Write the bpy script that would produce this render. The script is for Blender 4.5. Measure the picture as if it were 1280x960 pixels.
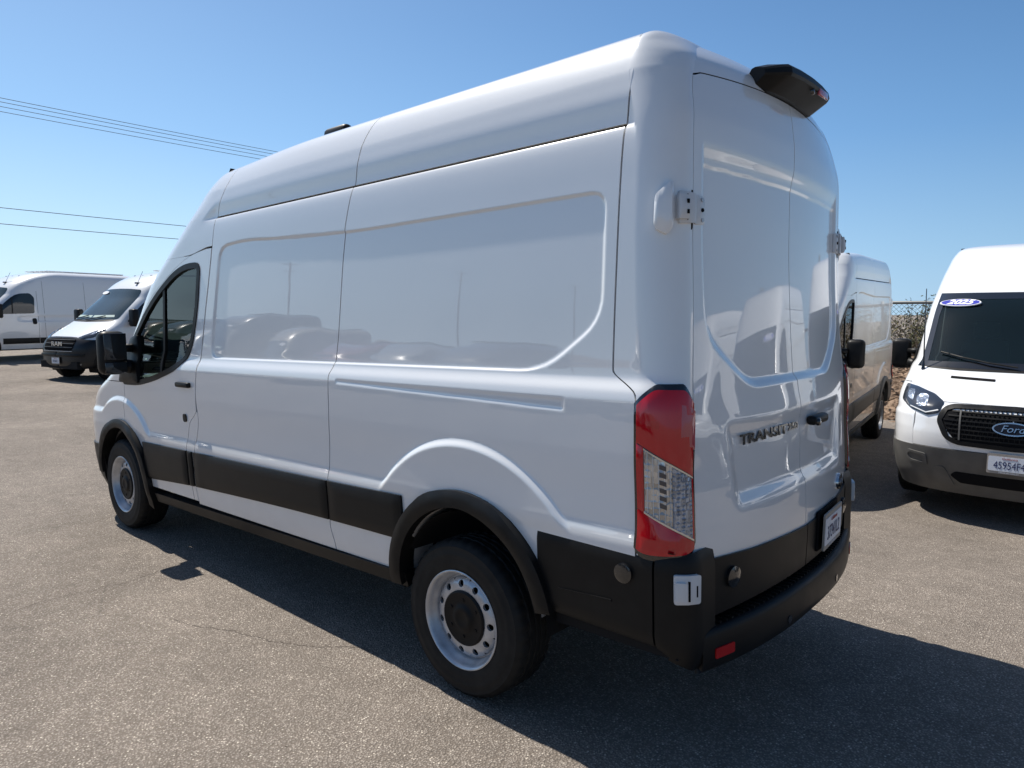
import bpy, bmesh, math, random
import numpy as np
from mathutils import Vector, Matrix
from mathutils.geometry import delaunay_2d_cdt
random.seed(7); rng = np.random.default_rng(7)
R = math.radians
C = bpy.context.scene
for o in list(bpy.data.objects): bpy.data.objects.remove(o)

# ---------------------------------------------------------------- camera, sky, sun, exposure
cam_d = bpy.data.cameras.new('camera'); cam = bpy.data.objects.new('camera', cam_d)
C.collection.objects.link(cam); C.camera = cam
cam_d.sensor_width = 36.0; cam_d.lens = 36.0*887/1280; cam_d.clip_end = 4000; cam_d.clip_start = .05
CAM = Vector((-2.143, 3.11, 1.705)); YAW, PITCH, ROLL = R(-48.99), R(-5.70), R(.2)
f = Vector((math.cos(YAW)*math.cos(PITCH), math.sin(YAW)*math.cos(PITCH), math.sin(PITCH)))
r_ = f.cross(Vector((0, 0, 1))).normalized(); u_ = r_.cross(f)
r2 = r_*math.cos(ROLL)+u_*math.sin(ROLL); u2 = -r_*math.sin(ROLL)+u_*math.cos(ROLL)
cam.matrix_world = Matrix(((r2.x, u2.x, -f.x, CAM.x), (r2.y, u2.y, -f.y, CAM.y), (r2.z, u2.z, -f.z, CAM.z), (0, 0, 0, 1)))

SKYK = 11.0
SUN = Vector((.66, .015, 1.0)).normalized()          # direction towards the sun
w = bpy.data.worlds.new('World'); C.world = w; w.use_nodes = True
nt = w.node_tree; bg = nt.nodes['Background']
sky = nt.nodes.new('ShaderNodeTexSky'); sky.sky_type = 'NISHITA'; sky.sun_disc = False
sky.sun_elevation = math.asin(SUN.z); sky.sun_rotation = math.atan2(SUN.x, SUN.y)
sky.air_density = 1.0; sky.dust_density = .6; sky.ozone_density = 1.6; sky.altitude = 0
_tc = nt.nodes.new('ShaderNodeTexCoord'); _sp = nt.nodes.new('ShaderNodeSeparateXYZ'); nt.links.new(_tc.outputs['Generated'], _sp.inputs[0])
_cr = nt.nodes.new('ShaderNodeValToRGB'); nt.links.new(_sp.outputs['Z'], _cr.inputs[0])      # pale air near the horizon, all the way round
_e = _cr.color_ramp.elements; _e[0].position = 0; _e[0].color = (.92, .92, .92, 1); _e[1].position = .75; _e[1].color = (.10, .10, .10, 1)
for _p, _v in ((.06, .86), (.16, .70), (.32, .48), (.5, .28)): _x = _e.new(_p); _x.color = (_v, _v, _v, 1)
_mx = nt.nodes.new('ShaderNodeMix'); _mx.data_type = 'RGBA'; nt.links.new(_cr.outputs[0], _mx.inputs[0]); nt.links.new(sky.outputs[0], _mx.inputs[6])
_cc = nt.nodes.new('ShaderNodeValToRGB'); nt.links.new(_sp.outputs['Z'], _cc.inputs[0]); _e = _cc.color_ramp.elements
_e[0].position = 0; _e[0].color = (.56, .76, .92, 1); _e[1].position = .55; _e[1].color = (.10, .315, .71, 1)
for _p, _v in ((.08, (.44, .68, .92)), (.22, (.24, .50, .87)), (.36, (.155, .395, .78))): _x = _e.new(_p); _x.color = (*_v, 1)
_sc = nt.nodes.new('ShaderNodeMix'); _sc.data_type = 'RGBA'; _sc.blend_type = 'MULTIPLY'; _sc.inputs[0].default_value = 1; nt.links.new(_cc.outputs[0], _sc.inputs[6]); _sc.inputs[7].default_value = (SKYK, SKYK, SKYK, 1)
nt.links.new(_sc.outputs[2], _mx.inputs[7])
_ca = nt.nodes.new('ShaderNodeMapRange'); nt.links.new(_sp.outputs['X'], _ca.inputs[0]); _ca.inputs[1].default_value = -1      # brighter on the sun's side (+x), deeper blue away from it
_fa = nt.nodes.new('ShaderNodeValToRGB'); nt.links.new(_ca.outputs[0], _fa.inputs[0]); _e = _fa.color_ramp.elements
_e[0].position = 0; _e[0].color = (.37, .42, .465, 1); _e[1].position = 1; _e[1].color = (1.06, 1.03, 1.0, 1)
for _p, _v in ((.5, (.56, .645, .715)), (.75, (.78, .83, .88))): _x = _e.new(_p); _x.color = (*_v, 1)
_sa = nt.nodes.new('ShaderNodeMix'); _sa.data_type = 'RGBA'; _sa.blend_type = 'MULTIPLY'; _sa.inputs[0].default_value = 1; nt.links.new(_mx.outputs[2], _sa.inputs[6]); nt.links.new(_fa.outputs[0], _sa.inputs[7])
nt.links.new(_sa.outputs[2], bg.inputs[0]); bg.inputs[1].default_value = .09
sd = bpy.data.lights.new('sun', 'SUN'); sd.energy = 5.0; sd.angle = R(.53); sd.color = (1, .95, .87)
so = bpy.data.objects.new('sun', sd); C.collection.objects.link(so)
so.rotation_euler = SUN.to_track_quat('Z', 'Y').to_euler(); so.location = (8, 0, 20)
C.view_settings.view_transform = 'Standard'; C.view_settings.look = 'None'
C.view_settings.exposure = 0.36; C.view_settings.gamma = 1.0

# ---------------------------------------------------------------- materials
def N(t, ty, **kw):
    n = t.nodes.new(ty)
    for k, v in kw.items():
        if hasattr(n, k) and k not in n.inputs: setattr(n, k, v)
        else: n.inputs[k].default_value = v
    return n
def mat(name, col, rough=.5, metal=0, coat=0, spec=.5, **kw):
    m = bpy.data.materials.new(name); m.use_nodes = True
    b = m.node_tree.nodes['Principled BSDF']
    b.inputs['Base Color'].default_value = (*col, 1); b.inputs['Roughness'].default_value = rough
    b.inputs['Metallic'].default_value = metal; b.inputs['Coat Weight'].default_value = coat
    b.inputs['Coat Roughness'].default_value = .03; b.inputs['Specular IOR Level'].default_value = spec
    for k, v in kw.items(): b.inputs[k.replace('_', ' ')].default_value = v
    return m
def noise_mix(m, c1, c2, scale, detail=4, lo=.35, hi=.65, bump=0, bscale=None, dist=.01, rough=None, coord='Object'):
    t = m.node_tree; b = t.nodes['Principled BSDF']
    tc = N(t, 'ShaderNodeTexCoord')
    n = N(t, 'ShaderNodeTexNoise', Scale=scale, Detail=detail); t.links.new(tc.outputs[coord], n.inputs['Vector'])
    mr = N(t, 'ShaderNodeMapRange'); mr.inputs[1].default_value = lo; mr.inputs[2].default_value = hi
    t.links.new(n.outputs[0], mr.inputs[0])
    mx = N(t, 'ShaderNodeMix', data_type='RGBA'); mx.inputs[6].default_value = (*c1, 1); mx.inputs[7].default_value = (*c2, 1)
    t.links.new(mr.outputs[0], mx.inputs[0]); t.links.new(mx.outputs[2], b.inputs['Base Color'])
    if rough:
        m2 = N(t, 'ShaderNodeMapRange'); m2.inputs[3].default_value, m2.inputs[4].default_value = rough
        t.links.new(n.outputs[0], m2.inputs[0]); t.links.new(m2.outputs[0], b.inputs['Roughness'])
    if bump:
        n2 = N(t, 'ShaderNodeTexNoise', Scale=bscale or scale*3, Detail=3); t.links.new(tc.outputs[coord], n2.inputs['Vector'])
        bp = N(t, 'ShaderNodeBump', Strength=bump, Distance=dist); t.links.new(n2.outputs[0], bp.inputs['Height'])
        t.links.new(bp.outputs[0], b.inputs['Normal'])
    return m
M = {}
M['paint'] = mat('white_paint', (.79, .795, .795), .30, coat=1.0, Coat_IOR=1.75)
M['paint'].node_tree.nodes['Principled BSDF'].inputs['Coat Roughness'].default_value = .012
def wavy(m, st=.12):
    t = m.node_tree; b = t.nodes['Principled BSDF']; tc = N(t, 'ShaderNodeTexCoord'); n = N(t, 'ShaderNodeTexNoise', Scale=2.3, Detail=1.5); t.links.new(tc.outputs['Object'], n.inputs['Vector'])
    bp = N(t, 'ShaderNodeBump', Strength=st, Distance=.012); t.links.new(n.outputs[0], bp.inputs['Height']); t.links.new(bp.outputs[0], b.inputs['Coat Normal']); t.links.new(bp.outputs[0], b.inputs['Normal'])
    # a little road film low on the body
    sp = N(t, 'ShaderNodeSeparateXYZ'); t.links.new(tc.outputs['Object'], sp.inputs[0]); n2 = N(t, 'ShaderNodeTexNoise', Scale=5, Detail=7); t.links.new(tc.outputs['Object'], n2.inputs['Vector'])
    a = N(t, 'ShaderNodeMapRange'); a.inputs[1].default_value = .95; a.inputs[2].default_value = .40; a.inputs[3].default_value = 0; a.inputs[4].default_value = .35; t.links.new(sp.outputs['Z'], a.inputs[0])
    k = N(t, 'ShaderNodeMath', operation='MULTIPLY'); t.links.new(a.outputs[0], k.inputs[0]); t.links.new(n2.outputs[0], k.inputs[1])
    mx = N(t, 'ShaderNodeMix', data_type='RGBA'); mx.inputs[6].default_value = b.inputs['Base Color'].default_value; mx.inputs[7].default_value = (.34, .29, .24, 1); t.links.new(k.outputs[0], mx.inputs[0]); t.links.new(mx.outputs[2], b.inputs['Base Color'])
wavy(M['paint'])
M['primer'] = noise_mix(mat('primer_grey', (.30, .30, .30), .6), (.22, .22, .22), (.38, .37, .36), 12)  # mottled grey for the wheel housings, darker than the body paint
M['black'] = mat('black_plastic', (.008, .008, .008), .45, spec=.22)
noise_mix(M['black'], (.0065, .0065, .007), (.011, .0105, .010), 9, bump=.12, bscale=420, dist=.0008, rough=(.36, .52))
M['blackfix'] = M['black'].copy(); M['blackfix'].name = 'black_gloss_trim'
M['grey'] = mat('grey_plastic', (.05, .049, .047), .5)
noise_mix(M['grey'], (.075, .073, .069), (.105, .101, .094), 7, bump=.1, bscale=300, dist=.0008, rough=(.42, .6))
M['gap'] = mat('dark_gap', (.008, .008, .009), .9, spec=.1)
M['liner'] = mat('dark_liner', (.012, .012, .013), .8, spec=.2)
M['rubber'] = mat('tyre_rubber', (.010, .010, .010), .65, spec=.25)
noise_mix(M['rubber'], (.008, .008, .0085), (.016, .0155, .0145), 14, bump=.1, bscale=200, dist=.001)
M['steel'] = mat('silver_steel', (.50, .51, .53), .34, metal=.55)
noise_mix(M['steel'], (.42, .43, .45), (.56, .57, .59), 16, rough=(.28, .45))
M['hub'] = mat('hub_plastic', (.006, .006, .0065), .5, spec=.2)
M['galv'] = mat('galvanized_white', (.62, .63, .64), .4, coat=.3)
M['chrome'] = mat('chrome', (.62, .62, .62), .22, metal=1)
M['red'] = mat('red_lens', (.50, .003, .010), .10, coat=.6)
M['redhot'] = mat('red_reflector_lens', (.45, .010, .010), .18, coat=.5)
M['redpale'] = mat('red_window_lens', (.42, .05, .07), .08, coat=1)
M['clear'] = mat('clear_lens', (.62, .60, .56), .10, metal=.55, coat=1)
M['clear2'] = mat('clear_lens_cool', (.42, .48, .58), .12, metal=.6, coat=1)
def facet(m, sc, lo):
    t = m.node_tree; b = t.nodes['Principled BSDF']; tc = N(t, 'ShaderNodeTexCoord'); v = N(t, 'ShaderNodeTexVoronoi', distance='CHEBYCHEV', Scale=sc, Randomness=.35); t.links.new(tc.outputs['Object'], v.inputs['Vector'])
    bp = N(t, 'ShaderNodeBump', Strength=.9, Distance=.01); t.links.new(v.outputs['Distance'], bp.inputs['Height']); t.links.new(bp.outputs[0], b.inputs['Normal'])
    sc_ = N(t, 'ShaderNodeSeparateColor'); t.links.new(v.outputs['Color'], sc_.inputs[0]); mx = N(t, 'ShaderNodeMix', data_type='RGBA'); c = b.inputs['Base Color'].default_value
    mx.inputs[6].default_value = (c[0]*lo, c[1]*lo, c[2]*lo, 1); mx.inputs[7].default_value = c; t.links.new(sc_.outputs[0], mx.inputs[0]); t.links.new(mx.outputs[2], b.inputs['Base Color'])
facet(M['clear'], 46, .55); facet(M['clear2'], 70, .5)
M['lampdark'] = mat('lamp_dark', (.03, .035, .045), .12, coat=1)
M['platew'] = mat('plate_white', (.72, .74, .78), .4)
M['plateb'] = mat('plate_ink_blue', (.02, .025, .10), .5)
M['plater'] = mat('plate_ink_red', (.40, .06, .05), .5)
M['frame'] = mat('plate_frame', (.33, .29, .25), .5)
M['emb'] = mat('badge_black', (.008, .008, .009), .2, coat=1)
M['bluedecal'] = mat('blue_decal', (.028, .035, .36), .3)
M['whitedecal'] = mat('white_decal', (.80, .80, .82), .4)
M['bluebadge'] = mat('blue_badge', (.006, .009, .020), .55, spec=.2)
M['cloth'] = mat('seat_cloth', (.03, .03, .033), .9)
M['dash'] = mat('dash_plastic', (.028, .028, .03), .6)
M['amber'] = mat('amber_lens', (.5, .16, .02), .2, coat=1)
def glass(name, tint, opac, rough=.0):
    m = bpy.data.materials.new(name); m.use_nodes = True; t = m.node_tree
    for n in list(t.nodes): t.nodes.remove(n)
    out = N(t, 'ShaderNodeOutputMaterial'); tr = N(t, 'ShaderNodeBsdfTransparent'); tr.inputs[0].default_value = (*tint, 1)
    gl = N(t, 'ShaderNodeBsdfGlossy'); gl.inputs['Roughness'].default_value = rough
    fr = N(t, 'ShaderNodeFresnel'); fr.inputs[0].default_value = 1.55
    mx = N(t, 'ShaderNodeMixShader'); t.links.new(fr.outputs[0], mx.inputs[0]); t.links.new(tr.outputs[0], mx.inputs[1]); t.links.new(gl.outputs[0], mx.inputs[2])
    di = N(t, 'ShaderNodeBsdfDiffuse'); di.inputs[0].default_value = (.022, .042, .048, 1)
    m2 = N(t, 'ShaderNodeMixShader'); m2.inputs[0].default_value = opac
    t.links.new(mx.outputs[0], m2.inputs[1]); t.links.new(di.outputs[0], m2.inputs[2]); t.links.new(m2.outputs[0], out.inputs[0])
    return m
M['glass'] = glass('tinted_glass', (.74, .90, .83), .03)
M['shield'] = glass('windscreen_glass', (.55, .72, .72), .22)
M['darkglass'] = mat('dark_glass', (.014, .018, .022), .03, spec=.6)
M['mirrorglass'] = mat('mirror_glass', (.05, .055, .06), .04, metal=.6)

def dusty():
    m = mat('dusty_white_paint', (.78, .78, .77), .42, coat=.8); t = m.node_tree; b = t.nodes['Principled BSDF']
    tc = N(t, 'ShaderNodeTexCoord'); sp = N(t, 'ShaderNodeSeparateXYZ'); t.links.new(tc.outputs['Object'], sp.inputs[0])
    n = N(t, 'ShaderNodeTexNoise', Scale=2.2, Detail=6); t.links.new(tc.outputs['Object'], n.inputs['Vector'])
    a = N(t, 'ShaderNodeMath', operation='MULTIPLY_ADD'); a.inputs[1].default_value = 1.3; t.links.new(n.outputs[0], a.inputs[0])
    s = N(t, 'ShaderNodeMath', operation='MULTIPLY'); s.inputs[1].default_value = -1; t.links.new(sp.outputs['Z'], s.inputs[0]); t.links.new(s.outputs[0], a.inputs[2])
    mr = N(t, 'ShaderNodeMapRange'); mr.inputs[1].default_value = -1.2; mr.inputs[2].default_value = .1; mr.inputs[4].default_value = .75
    t.links.new(a.outputs[0], mr.inputs[0])
    mx = N(t, 'ShaderNodeMix', data_type='RGBA'); mx.inputs[6].default_value = (.78, .78, .77, 1); mx.inputs[7].default_value = (.36, .27, .20, 1)
    t.links.new(mr.outputs[0], mx.inputs[0]); t.links.new(mx.outputs[2], b.inputs['Base Color'])
    return m
M['dusty'] = dusty()

def asphalt():
    m = mat('asphalt', (.2, .19, .18), .9, spec=.25); t = m.node_tree; b = t.nodes['Principled BSDF']
    tc = N(t, 'ShaderNodeTexCoord')
    def nz(sc, det=2, ro=.5): 
        n = N(t, 'ShaderNodeTexNoise', Scale=sc, Detail=det, Roughness=ro); t.links.new(tc.outputs['Object'], n.inputs['Vector']); return n.outputs[0]
    vo = N(t, 'ShaderNodeTexVoronoi', Scale=112, Randomness=1.0); t.links.new(tc.outputs['Object'], vo.inputs['Vector'])
    # stone colour per chip
    sepc = N(t, 'ShaderNodeSeparateColor'); t.links.new(vo.outputs['Color'], sepc.inputs[0])
    cr = N(t, 'ShaderNodeValToRGB'); e = cr.color_ramp.elements
    e[0].position = 0; e[0].color = (.165, .138, .115, 1); e[1].position = 1; e[1].color = (.72, .65, .55, 1)
    for p_, c_ in ((.28, (.255, .221, .190)), (.62, (.325, .283, .243)), (.92, (.39, .343, .295)), (.965, (.53, .465, .39))):
        x = e.new(p_); x.color = (*c_, 1)
    t.links.new(sepc.outputs[0], cr.inputs[0])
    # binder between the chips
    bd = N(t, 'ShaderNodeMapRange'); bd.inputs[1].default_value = .25; bd.inputs[2].default_value = .62; t.links.new(vo.outputs['Distance'], bd.inputs[0])
    mx = N(t, 'ShaderNodeMix', data_type='RGBA'); mx.inputs[7].default_value = (.175, .147, .122, 1)
    t.links.new(bd.outputs[0], mx.inputs[0]); t.links.new(cr.outputs[0], mx.inputs[6])
    # large patches
    big = nz(.55, 5, .6); pr = N(t, 'ShaderNodeMapRange'); pr.inputs[1].default_value = .3; pr.inputs[2].default_value = .7; pr.inputs[3].default_value = .78; pr.inputs[4].default_value = 1.20
    t.links.new(big, pr.inputs[0])
    mid = nz(7, 4, .6); pm = N(t, 'ShaderNodeMapRange'); pm.inputs[1].default_value = .3; pm.inputs[2].default_value = .7; pm.inputs[3].default_value = .88; pm.inputs[4].default_value = 1.10
    t.links.new(mid, pm.inputs[0])
    mu = N(t, 'ShaderNodeMath', operation='MULTIPLY'); t.links.new(pr.outputs[0], mu.inputs[0]); t.links.new(pm.outputs[0], mu.inputs[1])
    st = N(t, 'ShaderNodeMapRange'); st.inputs[1].default_value = .66; st.inputs[2].default_value = .80; st.inputs[3].default_value = 1; st.inputs[4].default_value = .70; t.links.new(nz(1.7, 3, .55), st.inputs[0])
    pl = N(t, 'ShaderNodeMapRange'); pl.inputs[1].default_value = .62; pl.inputs[2].default_value = .78; pl.inputs[3].default_value = 1; pl.inputs[4].default_value = 1.28; t.links.new(nz(2.6, 6, .7), pl.inputs[0])
    ms = N(t, 'ShaderNodeMath', operation='MULTIPLY'); t.links.new(st.outputs[0], ms.inputs[0]); t.links.new(pl.outputs[0], ms.inputs[1])
    mv = N(t, 'ShaderNodeMath', operation='MULTIPLY'); t.links.new(ms.outputs[0], mv.inputs[0]); t.links.new(mu.outputs[0], mv.inputs[1]); mu = mv
    m1 = N(t, 'ShaderNodeMix', data_type='RGBA', blend_type='MULTIPLY'); m1.inputs[0].default_value = 1
    t.links.new(mx.outputs[2], m1.inputs[6]); t.links.new(mu.outputs[0], m1.inputs[7])
    # cracks
    wn = N(t, 'ShaderNodeTexNoise', Scale=1.1, Detail=5); t.links.new(tc.outputs['Object'], wn.inputs['Vector'])
    ad = N(t, 'ShaderNodeMix', data_type='VECTOR'); ad.inputs[0].default_value = .32
    t.links.new(tc.outputs['Object'], ad.inputs[4]); t.links.new(wn.outputs['Color'], ad.inputs[5])
    cv = N(t, 'ShaderNodeTexVoronoi', feature='DISTANCE_TO_EDGE', Scale=.62); t.links.new(ad.outputs[1], cv.inputs['Vector'])
    cl = N(t, 'ShaderNodeMapRange'); cl.inputs[1].default_value = .0008; cl.inputs[2].default_value = .0042; cl.inputs[3].default_value = .25; cl.inputs[4].default_value = 0
    t.links.new(cv.outputs['Distance'], cl.inputs[0])
    gate = N(t, 'ShaderNodeMapRange'); gate.inputs[1].default_value = .48; gate.inputs[2].default_value = .60; t.links.new(nz(.42, 2), gate.inputs[0])
    cg = N(t, 'ShaderNodeMath', operation='MULTIPLY'); t.links.new(cl.outputs[0], cg.inputs[0]); t.links.new(gate.outputs[0], cg.inputs[1])
    m3 = N(t, 'ShaderNodeMix', data_type='RGBA'); m3.inputs[7].default_value = (.03, .027, .024, 1)
    t.links.new(cg.outputs[0], m3.inputs[0]); t.links.new(m1.outputs[2], m3.inputs[6]); t.links.new(m3.outputs[2], b.inputs['Base Color'])
    # relief of the chips
    h = N(t, 'ShaderNodeMath', operation='SUBTRACT'); h.inputs[0].default_value = .7; t.links.new(vo.outputs['Distance'], h.inputs[1])
    h2 = N(t, 'ShaderNodeMath', operation='MULTIPLY_ADD'); h2.inputs[1].default_value = .7; t.links.new(sepc.outputs[1], h2.inputs[0]); t.links.new(h.outputs[0], h2.inputs[2])
    bp = N(t, 'ShaderNodeBump', Strength=.9, Distance=.0065); t.links.new(h2.outputs[0], bp.inputs['Height']); t.links.new(bp.outputs[0], b.inputs['Normal'])
    return m
M['asphalt'] = asphalt()
M['crack'] = mat('crack_dark', (.13, .11, .094), .95, spec=.1)
M['mulch'] = noise_mix(mat('brown_mulch', (.2, .11, .06), .95, spec=.1), (.12, .078, .052), (.34, .245, .175), 9, detail=8, bump=.8, bscale=22, dist=.05)
M['wood'] = noise_mix(mat('pole_wood', (.10, .075, .055), .9), (.07, .052, .04), (.15, .115, .085), 5, detail=6)
M['wire'] = mat('cable_black', (.03, .03, .035), .6)
M['fencemetal'] = mat('fence_steel', (.22, .22, .21), .5, metal=.6)
M['twig'] = mat('dry_twig', (.14, .11, .08), .9)
M['leaf1'] = mat('sage_leaf', (.085, .092, .045), .8, spec=.2)
M['leaf2'] = mat('dry_leaf', (.17, .145, .075), .85, spec=.2)
M['rooflight'] = mat('marker_lens', (.10, .05, .02), .3, coat=1)

# ---------------------------------------------------------------- object helpers
def link(o): C.collection.objects.link(o); return o
def thing(name, label, cat, loc=(0, 0, 0), rot=(0, 0, 0), group=None):
    o = link(bpy.data.objects.new(name, None)); o.location = loc; o.rotation_euler = rot
    o['label'] = label; o['category'] = cat
    if group: o['group'] = group
    o.empty_display_size = .2
    return o
def mesh_obj(name, V, F, m, parent=None, smooth=True, mats=None, fm=None):
    me = bpy.data.meshes.new(name); me.from_pydata([tuple(v) for v in V], [], [tuple(int(i) for i in q) for q in F])
    for mm in (mats or [m]): me.materials.append(mm)
    if smooth: me.polygons.foreach_set('use_smooth', np.ones(len(me.polygons), bool))
    if fm is not None: me.polygons.foreach_set('material_index', np.asarray(fm, np.int32))
    me.validate(); me.update()
    o = link(bpy.data.objects.new(name, me)); o.parent = parent
    return o
def inst(o, parent, loc=None, scale=None, rot=None):
    c = o.copy(); link(c); c.parent = parent
    if loc is not None: c.location = loc
    if scale is not None: c.scale = scale
    if rot is not None: c.rotation_euler = rot
    return c
def copy_tree(o, parent=None):
    c = o.copy(); link(c); c.parent = parent
    for ch in list(o.children): copy_tree(ch, c)
    return c
class MB:
    def __init__(s): s.V = []; s.F = []
    def add(s, V, F):
        n = len(s.V); s.V += [tuple(v) for v in V]; s.F += [tuple(i+n for i in q) for q in F]; return s
    def box(s, c, d, rz=0, bev=0, taper=1.0):
        hx, hy, hz = d[0]/2, d[1]/2, d[2]/2
        if bev <= 0:
            pts = [(x*(taper if z > 0 else 1), y*(taper if z > 0 else 1), z) for z in (-hz, hz) for x, y in ((-hx, -hy), (hx, -hy), (hx, hy), (-hx, hy))]
            fs = [(3, 2, 1, 0), (4, 5, 6, 7), (0, 1, 5, 4), (1, 2, 6, 5), (2, 3, 7, 6), (3, 0, 4, 7)]
        else:
            b = bmesh.new(); bmesh.ops.create_cube(b, size=1)
            for v in b.verts:
                k = taper if v.co.z > 0 else 1
                v.co = Vector((v.co.x*d[0]*k, v.co.y*d[1]*k, v.co.z*d[2]))
            bmesh.ops.bevel(b, geom=list(b.edges), offset=bev, segments=3, profile=.5, affect='EDGES')
            b.verts.index_update(); pts = [tuple(v.co) for v in b.verts]; fs = [tuple(v.index for v in q.verts) for q in b.faces]; b.free()
        co, si = math.cos(rz), math.sin(rz)
        return s.add([(c[0]+x*co-y*si, c[1]+x*si+y*co, c[2]+z) for x, y, z in pts], fs)
    def tube(s, pts, rad, n=8, cap=True):
        pts = [Vector(p) for p in pts]; rad = rad if hasattr(rad, '__len__') else [rad]*len(pts)
        rings = []; up = None
        for i, p in enumerate(pts):
            d = (pts[min(i+1, len(pts)-1)]-pts[max(i-1, 0)]).normalized()
            if up is None: up = Vector((0, 0, 1)) if abs(d.z) < .9 else Vector((1, 0, 0))
            a = d.cross(up).normalized(); b = a.cross(d).normalized(); up = b
            rings.append([p+a*math.cos(k*2*math.pi/n)*rad[i]+b*math.sin(k*2*math.pi/n)*rad[i] for k in range(n)])
        V = [v for r in rings for v in r]; F = []
        for i in range(len(pts)-1):
            for k in range(n): F.append((i*n+k, i*n+(k+1) % n, (i+1)*n+(k+1) % n, (i+1)*n+k))
        if cap: F.append(tuple(range(n))[::-1]); F.append(tuple((len(pts)-1)*n+k for k in range(n)))
        return s.add(V, F)
    def lathe(s, prof, n=48, origin=(0, 0, 0), ax='y', sgn=1):   # prof: (radius, axial)
        V = []; F = []; m = len(prof)
        for k in range(n):
            a = 2*math.pi*k/n
            for r, h in prof:
                V.append((origin[0]+r*math.cos(a), origin[1]+sgn*h, origin[2]+r*math.sin(a)) if ax == 'y' else
                         ((origin[0]+r*math.cos(a), origin[1]+r*math.sin(a), origin[2]+sgn*h) if ax == 'z' else (origin[0]+sgn*h, origin[1]+r*math.cos(a), origin[2]+r*math.sin(a))))
        for k in range(n):
            for i in range(m-1):
                a = k*m+i; b = ((k+1) % n)*m+i
                F.append((a, a+1, b+1, b))
        return s.add(V, F)
    def build(s, name, m, parent=None, smooth=False): return mesh_obj(name, s.V, s.F, m, parent, smooth)
def pchip(xs, ys):
    xs = np.asarray(xs, float); ys = np.asarray(ys, float); h = np.diff(xs); d = np.diff(ys)/h; m = np.zeros(len(xs))
    for i in range(1, len(xs)-1):
        if d[i-1]*d[i] > 0:
            w1 = 2*h[i]+h[i-1]; w2 = h[i]+2*h[i-1]; m[i] = (w1+w2)/(w1/d[i-1]+w2/d[i])
    m[0] = d[0]; m[-1] = d[-1]
    def fn(x):
        x = np.clip(np.asarray(x, float), xs[0], xs[-1]); i = np.clip(np.searchsorted(xs, x)-1, 0, len(h)-1)
        t = (x-xs[i])/h[i]
        return (2*t**3-3*t**2+1)*ys[i]+(t**3-2*t**2+t)*h[i]*m[i]+(-2*t**3+3*t**2)*ys[i+1]+(t**3-t**2)*h[i]*m[i+1]
    return fn
def curve(*pts): return pchip([p[0] for p in pts], [p[1] for p in pts])
def sstep(x, a, b): t = np.clip((x-a)/(b-a), 0, 1); return t*t*(3-2*t)
def sdpoly(P, poly):          # signed distance (negative inside)
    P = np.asarray(P, float); poly = np.asarray(poly, float); d = np.full(P.shape[:-1], 1e9); s = np.ones(P.shape[:-1])
    n = len(poly)
    for i in range(n):
        a, b = poly[i], poly[(i+1) % n]; e = b-a; w_ = P-a
        q = w_-e*np.clip((w_@e)/(e@e), 0, 1)[..., None]; d = np.minimum(d, (q**2).sum(-1))
        c1 = P[..., 1] >= a[1]; c2 = P[..., 1] < b[1]; c3 = e[0]*w_[..., 1] > e[1]*w_[..., 0]
        fl = (c1 & c2 & c3) | (~c1 & ~c2 & ~c3); s = np.where(fl, -s, s)
    return s*np.sqrt(d)
def offpoly(poly, o):         # move a closed polygon outwards by o
    P = np.asarray(poly, float); n = len(P)
    area = sum(P[i][0]*P[(i+1) % n][1]-P[(i+1) % n][0]*P[i][1] for i in range(n)); sg = 1 if area > 0 else -1
    out = []
    for i in range(n):
        e1 = P[i]-P[i-1]; e2 = P[(i+1) % n]-P[i]
        n1 = np.array([e1[1], -e1[0]])/np.hypot(*e1)*sg; n2 = np.array([e2[1], -e2[0]])/np.hypot(*e2)*sg
        m_ = n1+n2; k = m_@m_; out.append(P[i]+m_*2*o/max(k, .8))
    return np.array(out)
def roundpoly(poly, r, n=6):
    P = np.asarray(poly, float); out = []; m = len(P)
    rr = r if hasattr(r, '__len__') else [r]*m
    for i in range(m):
        a, b, c = P[i-1], P[i], P[(i+1) % m]; la, lc = np.hypot(*(a-b)), np.hypot(*(c-b)); k = min(rr[i], la*.49, lc*.49)
        p0 = b+(a-b)/la*k; p1 = b+(c-b)/lc*k
        for t in np.linspace(0, 1, n): out.append((1-t)**2*p0+2*t*(1-t)*b+t*t*p1)
    return np.array(out)
def dens(poly, step):
    P = np.asarray(poly, float); out = []
    for i in range(len(P)):
        a, b = P[i], P[(i+1) % len(P)]; k = max(1, int(np.hypot(*(b-a))/step))
        for j in range(k): out.append(a+(b-a)*j/k)
    return np.array(out)
def surf_pt(fn, q, off):
    """points on a surface fn(u,v)->(...,3), moved off along its outward normal"""
    q = np.asarray(q, float); e = .004
    p = fn(q[..., 0], q[..., 1])
    if np.all(np.asarray(off) == 0): return p
    du = fn(q[..., 0]+e, q[..., 1])-fn(q[..., 0]-e, q[..., 1]); dv = fn(q[..., 0], q[..., 1]+e)-fn(q[..., 0], q[..., 1]-e)
    n = np.cross(du, dv); n /= np.linalg.norm(n, axis=-1, keepdims=True)+1e-12
    c = p-np.array([1.8, 0, 1.2]); c[..., 0] = np.where(np.abs(p[..., 0]-1.8) < 1.8, 0, c[..., 0])
    n *= np.where((n*c).sum(-1) < 0, -1, 1)[..., None]
    return p+n*np.asarray(off)[..., None] if np.ndim(off) else p+n*off
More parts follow.
